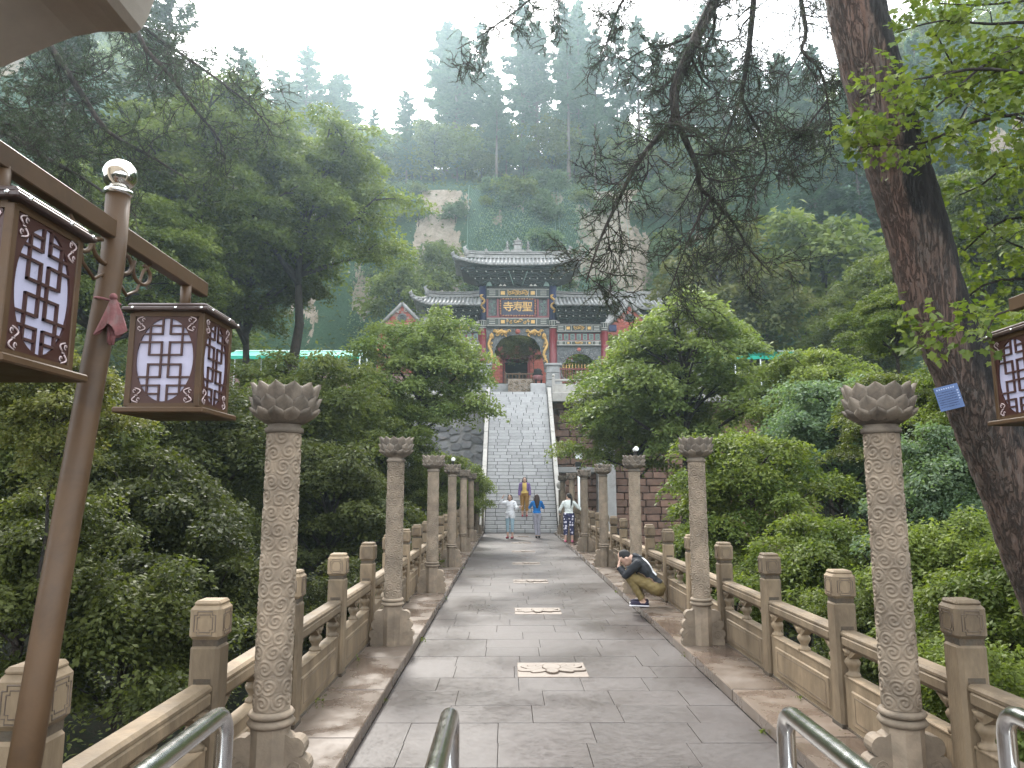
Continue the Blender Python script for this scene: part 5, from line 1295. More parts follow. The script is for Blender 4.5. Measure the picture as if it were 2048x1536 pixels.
# ------------------------------------------------------------------ lamp posts with lanterns
def panel_meshes():
    w_, h, a, b_ = .148, .205, .132, .196
    pm = MB(); n = 48; ov = [(a * math.cos(2 * math.pi * i / n), b_ * math.sin(2 * math.pi * i / n)) for i in range(n)]; rc = []
    for x, z in ov:
        k = min(w_ / max(abs(x), 1e-6), h / max(abs(z), 1e-6)); rc.append((x * k, z * k))
    for y, fl in ((-.006, 1), (.006, -1)):
        pm.add([(x, y, z) for x, z in ov] + [(x, y, z) for x, z in rc], [((i, (i + 1) % n, n + (i + 1) % n, n + i) if fl > 0 else (n + i, n + (i + 1) % n, (i + 1) % n, i)) for i in range(n)])
    pm.add([(x, -.006, z) for x, z in ov] + [(x, .006, z) for x, z in ov], [(i, n + i, n + (i + 1) % n, (i + 1) % n) for i in range(n)])
    gl = MB(); gl.prism([(x * 1.02, z * 1.02) for x, z in ov], .002, .006, 'y')
    lt = MB(); bw = .0085
    def seg(x0, z0, x1, z1):
        # clip to the oval
        pts = []
        for i in range(41):
            t = i / 40; x = x0 + (x1 - x0) * t; z = z0 + (z1 - z0) * t
            if x * x / a ** 2 + z * z / b_ ** 2 <= 1.0: pts.append((x, z))
        if len(pts) > 1:
            (xa, za), (xb, zb) = pts[0], pts[-1]
            lt.box(((xa + xb) / 2, -.002, (za + zb) / 2), (abs(xb - xa) + bw * .99, .01, abs(zb - za) + bw * .99))
    for sz in (-1, 1):
        for sx_ in (-1, 1):
            seg(sx_ * .14 * a, sz * 1.0 * b_, sx_ * .14 * a, sz * .62 * b_)
            seg(sx_ * .57 * a, sz * .95 * b_, sx_ * .57 * a, sz * .115 * b_)
            for z0, x1 in ((.82, .57), (.62, 1.0), (.42, 1.0)): seg(sx_ * .14 * a, sz * z0 * b_, sx_ * x1 * a, sz * z0 * b_)
        seg(-.57 * a, sz * .115 * b_, .57 * a, sz * .115 * b_)
        seg(sz * .14 * a, -.42 * b_, sz * .14 * a, .42 * b_)
    sc2 = []
    for sg in (1, -1):
        so = MB()
        for q in (-1, 1):
            so.tube([Vector((sg * q * (.005 + .014 * math.sin(t * .75)), 0, q * (.005 + .0085 * t - .0006 * t * t))) for t in range(7)], [.0028] * 6 + [.0015], 5)
            so.tube([Vector((-sg * q * .010 + .006 * math.cos(t), 0, q * .02 + .008 * math.sin(t))) for t in range(6)], .0022, 5)
        so.tube([(-.006, 0, 0), (.006, 0, 0)], .0024, 5)
        sc2.append(so.mesh('scroll', 'scroll'))
    return (pm.mesh('panel', 'maroon'), gl.mesh('glass', 'lamp_glass', True), lt.mesh('lattice', 'lattice')), sc2
PMS, SCR = panel_meshes()
def lantern(parent, y):
    e = empty('lantern', (0, y, 2.355)); e.parent = parent
    fr = MB()
    for sx_ in (-1, 1):
        for sy_ in (-1, 1): fr.box((sx_ * .16, sy_ * .16, 0), (.028, .028, .44), 0, .003)
    for sz in (-1, 1):
        for q in range(4):
            m_ = Matrix.Rotation(q * math.pi / 2, 4, 'Z'); fr.box(m_ @ Vector((0, -.16, sz * .216)), (.31, .026, .024) if q % 2 == 0 else (.026, .31, .024))
    fr.build('frame', 'brown_steel', e)
    cp = MB(); cp.box((0, 0, .236), (.405, .405, .018), 0, .004); cp.box((0, 0, .256), (.37, .37, .022), 0, .008)
    for q in range(4):
        m_ = Matrix.Rotation(q * math.pi / 2, 4, 'Z')
        for x_ in (-.15, .05, .17): cp.ball(m_ @ Vector((x_, -.2035, .238)), .007, 6, 1)
    cp.build('lantern_cap', ['dark_steel', 'chrome'], e); MB().box((0, 0, -.238), (.415, .415, .026), 0, .005).build('lantern_base', 'brown_steel', e)
    MB().tube([(0, 0, .26), (0, 0, .41)], .026, 10).build('hanger', 'brown_steel', e)
    for q in range(4):
        m_ = Matrix.Rotation(q * math.pi / 2, 4, 'Z'); p_ = m_ @ Vector((0, -.163, 0))
        pn = None
        for me in PMS:
            o_ = put(me.name, me, pn or e, p_ if pn is None else (0, 0, 0), (0, 0, q * math.pi / 2 if pn is None else 0)); pn = pn or o_
        for sx_ in (-1, 1):
            for sz in (-1, 1): put('scroll', SCR[0 if sx_ * sz > 0 else 1], pn, (sx_ * .118, -.009, sz * .168))
def lamp(loc, lean, label, base):
    e = empty('lamp_post', loc, label=label, cat='lamp post', group='brown lamp posts at the bridge end')
    pt = MB(); dx = 0; pt.tube([base, Vector(base) * .5 + Vector((0, 0, 1.38)), (0, 0, 2.66), (0, 0, 2.95)], [.047, .047, .046, .046], 24); pt.build('post', 'brown_steel', e)
    MB().lathe([(.048, 2.945), (.054, 2.95), (.056, 2.958), (.054, 2.966), (.04, 2.97)], 24, (dx * .12, 0, 0)).build('cap_ring', 'chrome', e)
    for k in range(26):
        t = 2 * math.pi * k / 26
    MB().ball((dx * .12, 0, 3.032), .067, 20).build('ball', 'gold_ball', e)
    MB().box((0, 0, 2.79), (.05, 1.72, .075), 0, .004).build('crossarm', 'brown_steel', e)
    for s_ in (-1, 1):
        b = MB(); 
        for q in range(2):
            b.tube([(0, s_ * (.07 + .16 * q + .075 * math.cos(t * .42 + 2.6)), 2.69 - .05 * q * 0 + .06 * math.sin(t * .42 + 2.6) * (1 - .03 * t)) for t in range(13)], .009, 6)
        b.tube([(0, s_ * .05, 2.6), (0, s_ * .12, 2.56), (0, s_ * .2, 2.6), (0, s_ * .24, 2.7), (0, s_ * .3, 2.75)], .007, 6)
        b.build('scroll_bracket', 'brown_steel', e)
    lantern(e, .66); lantern(e, -.66)
    return e
LP = P(230, 470, 2.83)
lampL = lamp((LP.x, 2.83, 0), .12, 'brown lamp post topped by a silver ball, with two lanterns and a tied red cloth', (.15, -.63, .1))
lampR = lamp((2.43, 3.12, 0), -.05, 'brown lamp post at the right edge, its lantern beside the leaning pine', (-.15, -.5, -.3))
cp = empty('tied_cloth', (LP.x + .055, 2.715, 2.46), label='faded red cloth knotted round the brown lamp post', cat='cloth')
cp.scale = (.85, .85, .85)
b = MB(); b.tube([(-.03 + .052 * math.cos(t * .52), .06 + .052 * math.sin(t * .52), .03 - .012 * math.cos(t * .52)) for t in range(13)], .006, 6); b.build('cord', 'cloth_red', cp)
vs, fs = [], []
for i in range(9):
    for k in range(29):
        a = 2 * math.pi * k / 28; t = i / 8; r_ = (.008 + .048 * t ** .8) * (1 + .34 * math.sin(a * 5 + 1.5 * t) * t); vs.append((.035 + r_ * math.cos(a) * 1.0, r_ * math.sin(a) * .7 - .01, .03 - .155 * t + .025 * t * math.sin(3 * a)))
for i in range(8):
    for k in range(28): a = i * 29 + k; fs.append((a, a + 1, a + 30, a + 29))
b = MB().add(vs, fs, 0, True); b.ball((.035, -.012, .03), .017, 8); b.build('hanging_fold', 'cloth_red', cp)
b = MB()
for q in range(4): b.tube([(.03 + .006 * q, -.012 + .006 * (q % 2), -.1), (.028 + .007 * q, -.012, -.18 - .01 * (q % 2))], [.012, .007], 6)
b.build('fringe', 'cloth_red', cp)

# ------------------------------------------------------------------ steel hoop barriers at the bridge entrance
for x, lab in ((-1.30, 'polished steel hoop barrier beside the ravine-side balustrade, leftmost of the row'), (-.60, 'polished steel hoop barrier standing in the paving left of the middle'), (.44, 'polished damp steel hoop barrier beside the bank-side kerb'), (1.125, 'polished steel hoop barrier at the right edge of the row')):
    e = empty('hoop_barrier', (x, 0, 0), label=lab, cat='barrier', group='steel hoop barriers at the bridge entrance')
    y1, y0, h, r_ = 2.38, .9, 1.075, .0275
    path = [(0, y1, .0), (0, y1, h - .07)] + [(0, y1 - .07 + .07 * math.cos(R(a)), h - .07 + .07 * math.sin(R(a))) for a in (22, 45, 68, 90)] + [(0, y0 + .07 - .07 * math.sin(R(a)), h - .07 + .07 * math.cos(R(a))) for a in (0, 22, 45, 68, 90)] + [(0, y0, 0)]
    MB().tube(path, r_, 20).build('hoop', 'chrome', e); MB().tube([(0, y1 - .02, .9), (0, y0 + .02, .9)], .016, 14).build('lower_bar', 'chrome', e)
    b = MB(); b.lathe([(.05, 0), (.05, .012), (.03, .02)], 16, (0, y1, 0)); b.build('foot_plate', 'chrome', e)
    b = MB(); b.lathe([(.05, 0), (.05, .012), (.03, .02)], 16, (0, y0, 0)); b.build('foot_plate', 'chrome', e)

# ------------------------------------------------------------------ stone archway the view is taken from
ar = empty('stone_archway', (-.4, 2.0, 0), label='grey stone archway bracket overhead with a curved scalloped underside', cat='archway')
lo = [(-260, 300), (-120, 205), (0, 136), (60, 110), (110, 88), (150, 73), (200, 64), (240, 63), (268, 67), (284, 58), (296, 34), (312, -10), (325, -60)]
pl = [(P(u, v, 2.15).x + .4, P(u, v, 2.15).z) for u, v in lo]
pl += [(pl[-1][0], 3.5), (pl[0][0], 3.5)]
b = MB(); b.prism(pl, -.42, .15, 'y'); o = b.build('bracket', 'arch_stone', ar, fix=True)
pr = [(x - .06, z + .07) for x, z in pl[:11]]
b = MB(); b.tube([(x, -.43, z) for x, z in pr], .018, 6); b.build('carved_edge', 'stone', ar)
MB().box((0, -.13, 3.62), (5.4, .5, .4), 0, .03).build('lintel', 'arch_stone', ar)
for x_ in (-2.45, 2.45): MB().box((x_, -.13, 1.7), (.45, .45, 3.44), 0, .04).build('pillar', 'arch_stone', ar)

# ------------------------------------------------------------------ blue sign on the pine
S0 = P(1898, 795, 5.31); sg = empty('blue_sign', S0, label='small blue notice plate with white print nailed to the leaning pine trunk', cat='sign')
sg.rotation_euler = (R(4), R(-13), R(-24))
b = MB(); b.box((0, 0, 0), (.16, .004, .18), 0, .003); b.build('plate', 'blue_sign', sg)
b = MB()
def glyph(x, z, s_, r_):
    for q in range(3): b.box((x + r_.uniform(-.1, .1) * s_, -.003, z + (q - 1) * .3 * s_), (s_ * r_.uniform(.5, .85), .003, s_ * .13))
    for q in range(2): b.box((x + (q - .5) * .4 * s_ + r_.uniform(-.05, .05) * s_, -.0034, z), (s_ * .13, .003, s_ * r_.uniform(.6, .9)))
gr = random.Random(6)
for k in range(8): glyph(-.06 + k * .0155, .07, .0125, gr)
for k in range(4): glyph(.066, .04 - k * .02, .0125, gr)
b.build('print', 'sign_ink', sg)
b = MB()
for j in range(7):
    for k in range(14): b.box((-.066 + k * .0088, -.0026, .045 - j * .018 + gr.uniform(-.001, .001)), (.006 * gr.uniform(.6, 1.1), .002, .008 * gr.uniform(.5, 1)))
b.build('small_print', 'blue_paint', sg)

# ------------------------------------------------------------------ floodlights
fx = P(1157, 912, 32.5); e = empty('floodlight_pole', (fx.x, 32.5, -2), label='slim pale pole with a white floodlight head beside the stair foot', cat='floodlight')
MB().tube([(0, 0, 0), (0, 0, fx.z + 1.6)], .05, 10).build('pole', 'whitepost', e)
b = MB().box((0, -.08, fx.z + 2.0), (.34, .12, .28), 0, .02); b.build('lamp_head', 'whitepost', e)
b = MB(); b.box((0, 0, fx.z + 1.63), (.3, .16, .22), 0, .02); b.box((0, -.06, fx.z + 1.42), (.22, .1, .12), 0, .01); b.build('bracket_box', 'black', e)
for (x, y, lab) in ((1.72, 12.3, 'small white spotlight on the third bank-side lotus column'), (-1.68, 16.4, 'small white spotlight on the fourth ravine-side lotus column')):
    e = empty('spotlight', (x, y, 2.33), label=lab, cat='spotlight', group='spotlights on the lotus columns')
    MB().box((0, 0, .045), (.05, .05, .09)).build('bracket', 'black', e)
    b = MB(); b.lathe([(.02, -.045), (.036, -.03), (.042, .045), (.036, .05)], 12); b.xf(Matrix.Translation((0, 0, .115)) @ Matrix.Rotation(R(70), 4, 'X') @ Matrix.Rotation(R(20), 4, 'Y')); b.build('lamp_head', 'whitepost', e)

# ------------------------------------------------------------------ people
MAT['skin'] = M('skin', (.5, .32, .24), .55, .05, 8, rnd=0, bump=.05)
MAT['hair'] = M('black_hair', (.009, .008, .007), .75, .3, 60, rnd=0, bump=.5, bscale=150, stretch=(1, 1, .15)); MAT['hair_b'] = M('brown_hair', (.045, .024, .017), .5, .3, 60, rnd=0, bump=.5, bscale=150, stretch=(1, 1, .15))
for k, c in dict(white_top=(.72, .72, .74), jeans=(.3, .42, .48), blue_top=(.01, .17, .5), grey_trs=(.36, .35, .4), cream_top=(.55, .58, .55), yellow_top=(.6, .42, .12), purple=(.16, .1, .24), ochre=(.26, .14, .035), black_top=(.014, .015, .018), khaki=(.17, .125, .048), red_shoe=(.3, .06, .08), black_shoe=(.02, .02, .022), navy_shoe=(.025, .02, .04), white_sole=(.6, .58, .6), pale_stripe=(.5, .5, .5), pink_shoe=(.5, .12, .2)).items():
    MAT[k] = M('cloth_' + k, c, .85, .12, 14, rnd=0, bump=.5, bscale=45, bd=.01)
def dots():
    m = bpy.data.materials.new('polka_dots'); t = nodes(m); v, r_ = coords(t, False)
    vo = t.nodes.new('ShaderNodeTexVoronoi'); vo.inputs['Scale'].default_value = 9.5; vo.inputs['Randomness'].default_value = .55; t.links.new(v, vo.inputs['Vector'])
    finish(t, mixc(t, ramp(t, vo.outputs['Distance'], .33, .38), (.6, .58, .66), (.03, .03, .075)), .85); return m
MAT['dots'] = dots()
def remesh(mb, vox, it=4):
    me = mb.mesh('tmp', 'skin'); o = bpy.data.objects.new('tmp', me); C.objects.link(o)
    md = o.modifiers.new('r', 'REMESH'); md.mode = 'VOXEL'; md.voxel_size = vox; s_ = o.modifiers.new('s', 'SMOOTH'); s_.factor = .5; s_.iterations = it
    bpy.context.view_layer.update(); out = bpy.data.meshes.new_from_object(o.evaluated_get(bpy.context.evaluated_depsgraph_get())); bpy.data.objects.remove(o)
    V = np.zeros(len(out.vertices) * 3, np.float32); out.vertices.foreach_get('co', V); N = np.zeros_like(V); out.vertices.foreach_get('normal', N)
    F_ = [tuple(p.vertices) for p in out.polygons]; return V.reshape(-1, 3), N.reshape(-1, 3), F_
def capsule(b, a, c, ra, rc):
    a, c = Vector(a), Vector(c); d = (c - a).normalized()
    pts, rad = [], []
    for t in (85, 60, 30): pts.append(a - d * ra * math.sin(R(t))); rad.append(ra * math.cos(R(t)))
    pts += [a, a.lerp(c, .5), c]; rad += [ra, (ra + rc) / 2, rc]
    for t in (30, 60, 85): pts.append(c + d * rc * math.sin(R(t))); rad.append(rc * math.cos(R(t)))
    b.tube(pts, rad, 12)
def hand(b, w_, d, n, curl=.5, s=1.0):
    """palm from the wrist along d, back of the hand facing n, four fingers and a thumb"""
    w_, d, n = Vector(w_), Vector(d).normalized(), Vector(n); n = (n - d * n.dot(d)).normalized(); sd_ = d.cross(n); segs = []
    b.box((0, 0, 0), (.076 * s, .088 * s, .03 * s), 0, .012 * s, Matrix.Translation(w_ + d * .05 * s) @ Matrix((sd_, d, n)).transposed().to_4x4())
    segs.append((w_, w_ + d * .09 * s, .04 * s))
    for k, L in enumerate((.062, .074, .07, .055)):
        p = w_ + d * .09 * s + sd_ * (k - 1.5) * .02 * s; q = p
        for j in range(3):
            v = (d * math.cos(curl * (j + .5)) - n * math.sin(curl * (j + .5))); q2 = q + v * L * s * (.42, .33, .25)[j]; capsule(b, q, q2, .0095 * s, .0085 * s); segs.append((q, q2, .01)); q = q2
    p = w_ + d * .03 * s - sd_ * .035 * s; q = p + (d * .6 - sd_ * .8).normalized() * .04 * s; capsule(b, p, q, .012 * s, .011 * s); q2 = q + (d * .9 - sd_ * .2 - n * .2).normalized() * .035 * s; capsule(b, q, q2, .011 * s, .009 * s); segs += [(p, q, .012), (q, q2, .01)]
    return segs
def person(loc, rz, label, J, top, bot, shoe, hair, hair_kind, sleeves='long', leg='long', extra=None, fem=True, scale=1.0, longtop=0):
    """J: joints in a frame where the person faces +y. Returns the thing; the body is one continuous mesh, clothes and hair its children."""
    e = empty('person', loc, rz, label=label, cat='person'); e.scale = (scale,) * 3
    b = MB(); reg = []
    g = {k: Vector(v) for k, v in J.items() if isinstance(v, tuple)}
    def bone(r, a, c, ra, rc): capsule(b, g[a], g[c], ra, rc); reg.append((r, g[a], g[c], (ra + rc) / 2))
    sp = (g['neck'] - g['pelvis']); up = sp.normalized(); lat = (g['shR'] - g['shL']).normalized(); fw = up.cross(lat) * -1
    def slab(c, rx, ry, rz_, r):
        m_ = Matrix((lat, fw, up)).transposed().to_4x4(); o = len(b.v); b.ball((0, 0, 0), 1, 12, 0, (rx, ry, rz_)); b.xf(Matrix.Translation(c) @ m_, o); reg.append((r, c - up * rz_ * .5, c + up * rz_ * .5, min(rx, ry)))
    H = sp.length
    slab(g['pelvis'] + up * .02, .165 if fem else .16, .115, .14, 'bot'); slab(g['pelvis'] + up * H * .33, .128 if fem else .14, .095, .16, 'top'); slab(g['pelvis'] + up * H * .66, .152 if fem else .175, .108, .19, 'top'); slab(g['pelvis'] + up * H * .86, .165 if fem else .19, .085, .1, 'top')
    bone('skin', 'neck', 'head', .052, .05)
    hd = g['head']; hf = (Vector(J.get('face', (0, 1, 0)))).normalized(); hu = (hd - g['neck']).normalized(); hu = Vector(J.get('headup', hu)).normalized(); hl = hf.cross(hu).normalized(); hu = hl.cross(hf).normalized()
    hm = Matrix((hl, hf, hu)).transposed().to_4x4(); o = len(b.v); b.ball((0, 0, .02), 1, 14, 0, (.076, .095, .11)); b.ball((0, .022, -.05), 1, 10, 0, (.055, .068, .068)); b.ball((0, .1, -.022), .0155, 6, 0, (.8, 1, 1.3)); b.ball((0, .085, -.066), .017, 6, 0, (1.4, .6, .6))
    for q in (-1, 1): b.ball((q * .078, -.005, -.015), .02, 6, 0, (.45, .8, 1.4))
    b.xf(Matrix.Translation(hd) @ hm, o); reg.append(('skin', hd - hu * .06, hd + hu * .06, .085))
    for s_ in 'LR':
        bone('sleeve', 'sh' + s_, 'el' + s_, .05 if fem else .058, .04); bone('fore', 'el' + s_, 'wr' + s_, .04, .028)
        bone('thigh', 'hip' + s_, 'kn' + s_, .088, .058); bone('shin', 'kn' + s_, 'an' + s_, .058, .038)
        d = g['wr' + s_] - g['el' + s_]; d2 = Vector(J.get('hd' + s_, d)); n = Vector(J.get('hn' + s_, (0, 1, .2)))
        for q in hand(b, g['wr' + s_], d2, n, J.get('curl', .45)): reg.append(('skin', q[0], q[1], q[2]))
        ft = Vector(J.get('ft' + s_, (0, 1, 0))).normalized(); a_ = g['an' + s_]; heel = a_ + Vector((0, 0, -.045)) - ft * .05; toe = a_ + Vector((0, 0, -.052)) + ft * .15
        capsule(b, heel, toe, .036, .03); reg.append(('foot', heel, toe, .034))
    V, N, F_ = remesh(b, .0105)
    D_ = []
    for r, a, c, rad in reg:
        a, c = np.array(a), np.array(c); ab = c - a; t = np.clip(((V - a) @ ab) / max(ab @ ab, 1e-9), 0, 1); D_.append(np.linalg.norm(V - a - t[:, None] * ab, axis=1) - rad)
    best = np.argmin(np.stack(D_), 0); R_ = np.array([r[0] for r in reg])[best]
    tpar = np.zeros(len(V))
    for i, (r, a, c, rad) in enumerate(reg):
        k = best == i; a, c = np.array(a), np.array(c); ab = c - a; tpar[k] = np.clip(((V[k] - a) @ ab) / max(ab @ ab, 1e-9), 0, 1)
    me = bpy.data.meshes.new('body'); me.from_pydata(V.tolist(), [], F_); me.polygons.foreach_set('use_smooth', [True] * len(F_)); me.materials.append(MAT['skin']); put('body', me, e)
    upn = np.array(up); hgt = (V - np.array(g['pelvis'])) @ upn
    istop = ((R_ == 'thigh') & (hgt > -longtop) & (longtop > 0)) | ((R_ == 'bot') & (hgt > .03 - longtop)) | (R_ == 'top') | ((R_ == 'bot') & (hgt > .03)) | (R_ == 'sleeve') | ((R_ == 'fore') & ((tpar < .95) if sleeves == 'long' else (tpar < .45)))
    nk = (R_ == 'skin') & (np.linalg.norm(V - np.array(g['neck']), axis=1) < .075); istop |= nk & (((V - np.array(g['neck'])) @ upn) < .0)
    isbot = ((R_ == 'bot') & (hgt < .075)) | (R_ == 'thigh') | ((R_ == 'shin') & (tpar < (.97 if leg == 'long' else .62)))
    isshoe = (R_ == 'foot')
    def shell(name, mask, off, mat, wr=.004, flare=None):
        idx = np.where(mask)[0]; mp = -np.ones(len(V), int); mp[idx] = np.arange(len(idx)); fs = [tuple(mp[i] for i in f) for f in F_ if all(mask[i] for i in f)]
        if not fs: return
        p = V[idx] + N[idx] * (off + wr * np.sin(V[idx, 2:3] * 55 + V[idx, 0:1] * 30) * np.sin(V[idx, 1:2] * 40 + V[idx, 2:3] * 17))
        if flare is not None: p = flare(p, N[idx])
        q = bpy.data.meshes.new(name); q.from_pydata(p.tolist(), [], fs); q.polygons.foreach_set('use_smooth', [True] * len(fs)); q.materials.append(MAT[mat]); return put(name, q, e)
    shell('top', istop, .014 if not longtop else .026, top, .004 if not longtop else .008); shell('trousers', isbot, .0085 if leg != 'wide' else .024, bot, .004 if leg != 'wide' else .007); shell('shoes', isshoe, .007, shoe, 0)
    # hair
    hb = MB(); mtx = Matrix.Translation(hd) @ hm
    hb.ball((0, -.014, .034) if hair_kind != 'short' else (0, -.008, .03), 1, 12, 0, (.086, .1, .106) if hair_kind != 'short' else (.0805, .096, .1))
    if hair_kind == 'long':
        for q in range(9):
            a = R(200 + q * 17.5) if False else R(-10 - q * 20); x, y = .075 * math.cos(a), .085 * math.sin(a) - .015
            hb.tube([(x * .8, y * .8, .06), (x * 1.08, y * 1.08, -.03), (x * 1.12, y * 1.1 - .015, -.15), (x * 1.0, y * 1.05 - .03, -.27), (x * .75, y - .03, -.40)], [.03, .034, .034, .03, .008], 7)
    elif hair_kind == 'mid':
        for q in range(9):
            a = R(-10 - q * 20); x, y = .075 * math.cos(a), .085 * math.sin(a) - .015; hb.tube([(x * .8, y * .8, .06), (x * 1.08, y * 1.08, -.03), (x * 1.1, y * 1.1, -.12), (x * 1.0, y, -.2)], [.03, .033, .03, .008], 7)
    elif hair_kind == 'tail':
        hb.ball((0, -.1, .02), .03, 8); hb.tube([(0, -.1, .02), (0, -.135, -.06), (0, -.13, -.18), (0, -.115, -.3), (0, -.105, -.38)], [.03, .036, .034, .026, .006], 8)
    hb.xf(mtx); hv, hn, hf_ = remesh(hb, .011, 3)
    loc_ = (hv - np.array(hd)) @ np.array(hm.to_3x3()); keep = ~((loc_[:, 1] > .045) & (loc_[:, 2] < .055)) if hair_kind != 'short' else ~(((loc_[:, 1] > .03) & (loc_[:, 2] < .06)) | (loc_[:, 2] < -.045))
    mp = -np.ones(len(hv), int); mp[np.where(keep)[0]] = np.arange(keep.sum()); fs = [tuple(mp[i] for i in f) for f in hf_ if all(keep[i] for i in f)]
    q = bpy.data.meshes.new('hair'); q.from_pydata(hv[keep].tolist(), [], fs); q.polygons.foreach_set('use_smooth', [True] * len(fs)); q.materials.append(MAT[hair]); put('hair', q, e)
    for s_ in (-1, 1): MB().ball(mtx @ Vector((s_ * .031, .0855, .008)), .0085, 6, 0).build('eye', 'black', e)
    m_ = MB(); m_.box((0, 0, 0), (.036, .012, .009), 0, .003, mtx @ Matrix.Translation((0, .098, -.068))); m_.build('mouth', 'red_shoe', e)
    if extra: extra(e, g, shell, V, R_, tpar, hgt)
    return e
ST = dict(pelvis=(0, 0, .89), neck=(0, -.01, 1.37), head=(0, .015, 1.49), shL=(-.165, 0, 1.31), shR=(.165, 0, 1.31), elL=(-.21, -.02, 1.05), elR=(.21, -.02, 1.05), wrL=(-.22, .05, .83), wrR=(.22, .05, .83), hipL=(-.085, 0, .86), hipR=(.085, 0, .86), knL=(-.09, .02, .48), knR=(.09, .02, .48), anL=(-.09, 0, .085), anR=(.09, 0, .085), hnL=(-1, 0, 0), hnR=(1, 0, 0))
def pose(**k): d = dict(ST); d.update(k); return d
def long_shirt(e, g, shell, V, R_, tp, h): pass
w1 = P(1020, 1075, 27.6)
person((w1.x, 27.6, .005), R(165), 'person in a loose white blouse and cropped jeans, one hand raised', pose(elR=(.36, .05, 1.3), wrR=(.27, .1, 1.5), hdR=(-.5, .1, .8), elL=(-.28, .08, 1.08), wrL=(-.46, .2, 1.16), face=(-.1, 1, -.02), anL=(-.1, .03, .085), knL=(-.1, .04, .48)), 'white_top', 'jeans', 'red_shoe', 'hair_b', 'mid', leg='crop', longtop=.16)
w2 = P(1074, 1073, 27.9)
person((w2.x, 27.9, .005), R(4), 'person in a blue top and grey trousers with long dark hair, seen from behind', pose(elL=(-.27, .12, 1.12), wrL=(-.12, .3, 1.28), elR=(.27, .12, 1.12), wrR=(.12, .3, 1.28), knR=(.07, .03, .48), anR=(.09, .04, .085), knL=(-.05, .03, .48), anL=(-.02, -.02, .085)), 'blue_top', 'grey_trs', 'black_shoe', 'hair_b', 'long')
def phone(e, g, *a): MB().box((0, .37, 1.36), (.075, .01, .15), 0, .004).build('phone', 'black', e)
w3 = P(1049, 1033, 32.0)
def cardigan(e, g, shell, V, R_, tp, h): shell('cardigan', ((R_ == 'sleeve') | (R_ == 'fore') & (tp < .93) | ((R_ == 'top') & ((np.abs(V[:, 0]) > .075) | (V[:, 1] < -.02)) & (h > .0))), .024, 'purple')
person((w3.x, SY + 3 * RUN + .11, 4 * RISE + .008), R(178), 'person in a yellow top, purple cardigan and ochre trousers standing on the stair', pose(), 'yellow_top', 'ochre', 'red_shoe', 'hair_b', 'long', leg='wide', extra=cardigan, scale=1.04)
w4 = P(1142, 1082, 25.0)
person((1.53, 23.95, .106), R(-12), 'person with a ponytail in a pale top and navy polka-dot trousers', pose(elR=(.33, .06, 1.14), wrR=(.5, .18, 1.0), hdR=(.8, .5, -.2), elL=(-.3, .02, 1.08), wrL=(-.34, .2, .98), face=(-.85, .5, -.05), anL=(-.12, 0, .085), anR=(.11, 0, .085), knL=(-.11, .02, .48)), 'cream_top', 'dots', 'pink_shoe', 'hair', 'tail', leg='wide', scale=.97)
# the crouching man
mg = dict(pelvis=(0, -.12, .26), neck=(0, .2, .68), head=(0, .335, .69), face=(0, .62, -.78), headup=(0, .78, .62), shL=(-.18, .17, .615), shR=(.18, .17, .615), elL=(-.2, .34, .45), elR=(.2, .34, .45), wrL=(-.075, .44, .56), wrR=(.075, .44, .56), hdL=(.35, -.1, .9), hdR=(-.35, -.1, .9), hnL=(0, 1, .2), hnR=(0, 1, .2), curl=.5,
          hipL=(-.09, -.1, .25), hipR=(.09, -.1, .25), knL=(-.13, .31, .45), knR=(.13, .31, .45), anL=(-.12, .1, .095), anR=(.12, .1, .095))
def man_extra(e, g, shell, V, R_, tp, h):
    fwd = V[:, 1]; back = (R_ == 'top') & (np.abs(V[:, 0]) < .085) & (h > .03)
    ax = (np.array(g['neck']) - np.array(g['pelvis'])); ax = ax / np.linalg.norm(ax); nrm = np.array([0, -ax[2], ax[1]]); dd = (V - np.array(g['pelvis'])) @ nrm
    shell('back_stripe', back & (dd > .03), .022, 'pale_stripe', 0)
    hoodb = MB(); c = g['neck'] + Vector((0, -.06, .035)); hoodb.tube([c + Vector((.09 * math.cos(t * .5), .05 * math.sin(t * .5) + .02, .02 * math.sin(t * .5))) for t in range(14)], .03, 8); hoodb.build('hood', 'black_top', e)
    for s_ in (-1, 1): MB().box((s_ * .12, .15, .018), (.088, .29, .022), 0, .01).build('shoe_sole', 'white_sole', e)
mp_ = P(1275, 1207, 10.8)
person((1.62, 10.85, .104), R(80), 'person crouching on the kerb in a black hoodie and khaki trousers, face in hands', mg, 'black_top', 'khaki', 'navy_shoe', 'hair', 'short', fem=False, extra=man_extra, scale=.98)
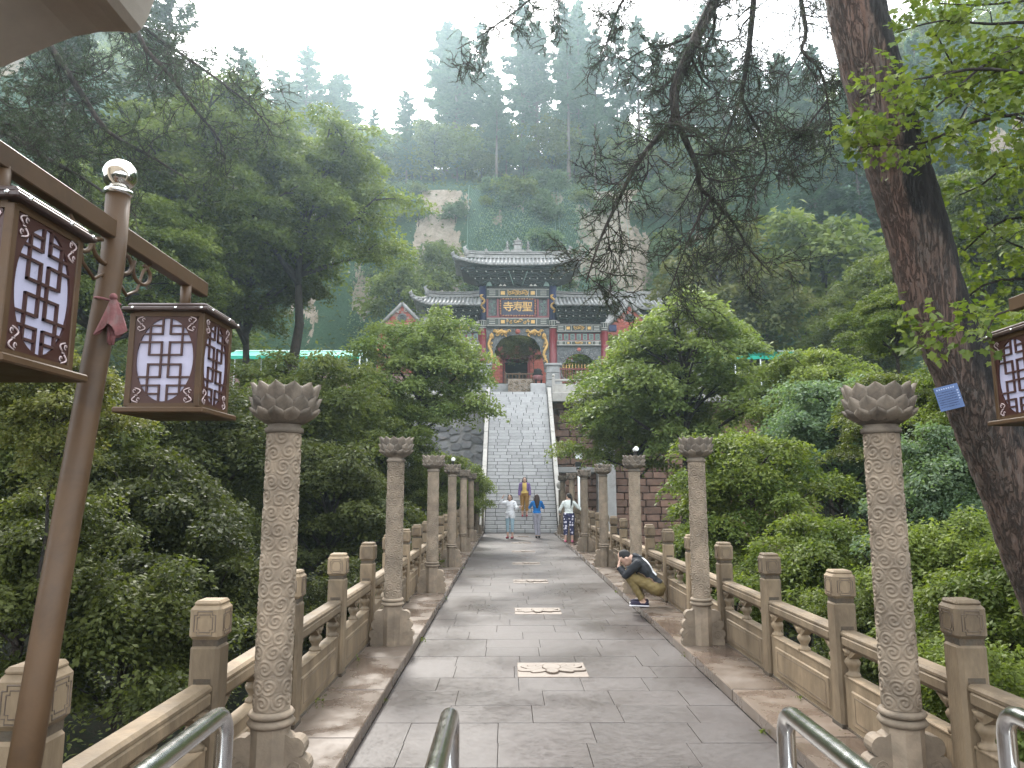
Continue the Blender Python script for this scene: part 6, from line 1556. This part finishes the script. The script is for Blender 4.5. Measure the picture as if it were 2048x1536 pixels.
# ------------------------------------------------------------------ small growth and litter
rg = np.random.RandomState(77); C_, L_ = [], []
for (x, y, n, r_) in ((-1.44, 8.9, 34, .05), (-1.45, 12.2, 16, .03), (-1.45, 6.4, 10, .025), (1.45, 8.1, 12, .03), (1.44, 5.6, 8, .02), (-1.45, 17.0, 18, .03), (1.45, 13.0, 14, .03), (-1.9, 6.0, 14, .04), (-1.9, 7.4, 10, .03), (1.9, 6.1, 12, .04)):
    z0 = .005 if abs(x) < 1.5 else .105
    C_.append(np.stack([x + rg.normal(0, r_ * .5, n), y + rg.normal(0, r_ * 1.4, n), z0 + np.abs(rg.normal(0, r_ * .6, n))], 1)); L_.append(.035 * rg.uniform(.5, 1.3, n))
n = sum(map(len, L_)); ln = np.concatenate(L_)
leaf_obj('weeds', np.concatenate(C_), rg.normal(0, 1, (n, 3)) + np.array([0, 0, .6]), rg.normal(0, 1, (n, 3)), ln, ln * .4, rg.uniform(0, 1, n), 'lf_mid', label='small weeds in the kerb joints', cat='weeds', kind='stuff')
n = 170; x = rg.uniform(-2.0, 2.0, n); y = rg.uniform(3.5, 26, n); x = np.where(rg.uniform(0, 1, n) < .6, np.sign(x) * rg.uniform(1.86, 1.93, n), x); kb_ = np.abs(x) > 1.46
leaf_obj('fallen_leaves', np.stack([x, y, np.where(kb_, .106, .008)], 1), np.stack([rg.normal(0, .15, n), rg.normal(0, .15, n), np.ones(n)], 1), np.stack([rg.normal(0, 1, n), rg.normal(0, 1, n), np.zeros(n)], 1), .022 * rg.uniform(.4, 1.3, n), .012, rg.uniform(0, 1, n), 'lf_olive', label='scattered small fallen leaves and petals along the kerbs', cat='fallen leaves', kind='stuff')
# ------------------------------------------------------------------ misty air
hz = bpy.data.materials.new('misty_air'); t = nodes(hz)
pv = t.nodes.new('ShaderNodeVolumePrincipled'); o = t.nodes.new('ShaderNodeOutputMaterial'); t.links.new(pv.outputs[0], o.inputs['Volume'])
pv.inputs['Color'].default_value = (.7, .9, 1, 1); pv.inputs['Density'].default_value = .00105; pv.inputs['Anisotropy'].default_value = .75
b = MB().box((0, 72, 28), (340, 270, 96)); MAT['haze'] = hz
hb = b.build('haze', 'haze', kind='stuff', label='thin pale mist filling the valley', cat='mist')
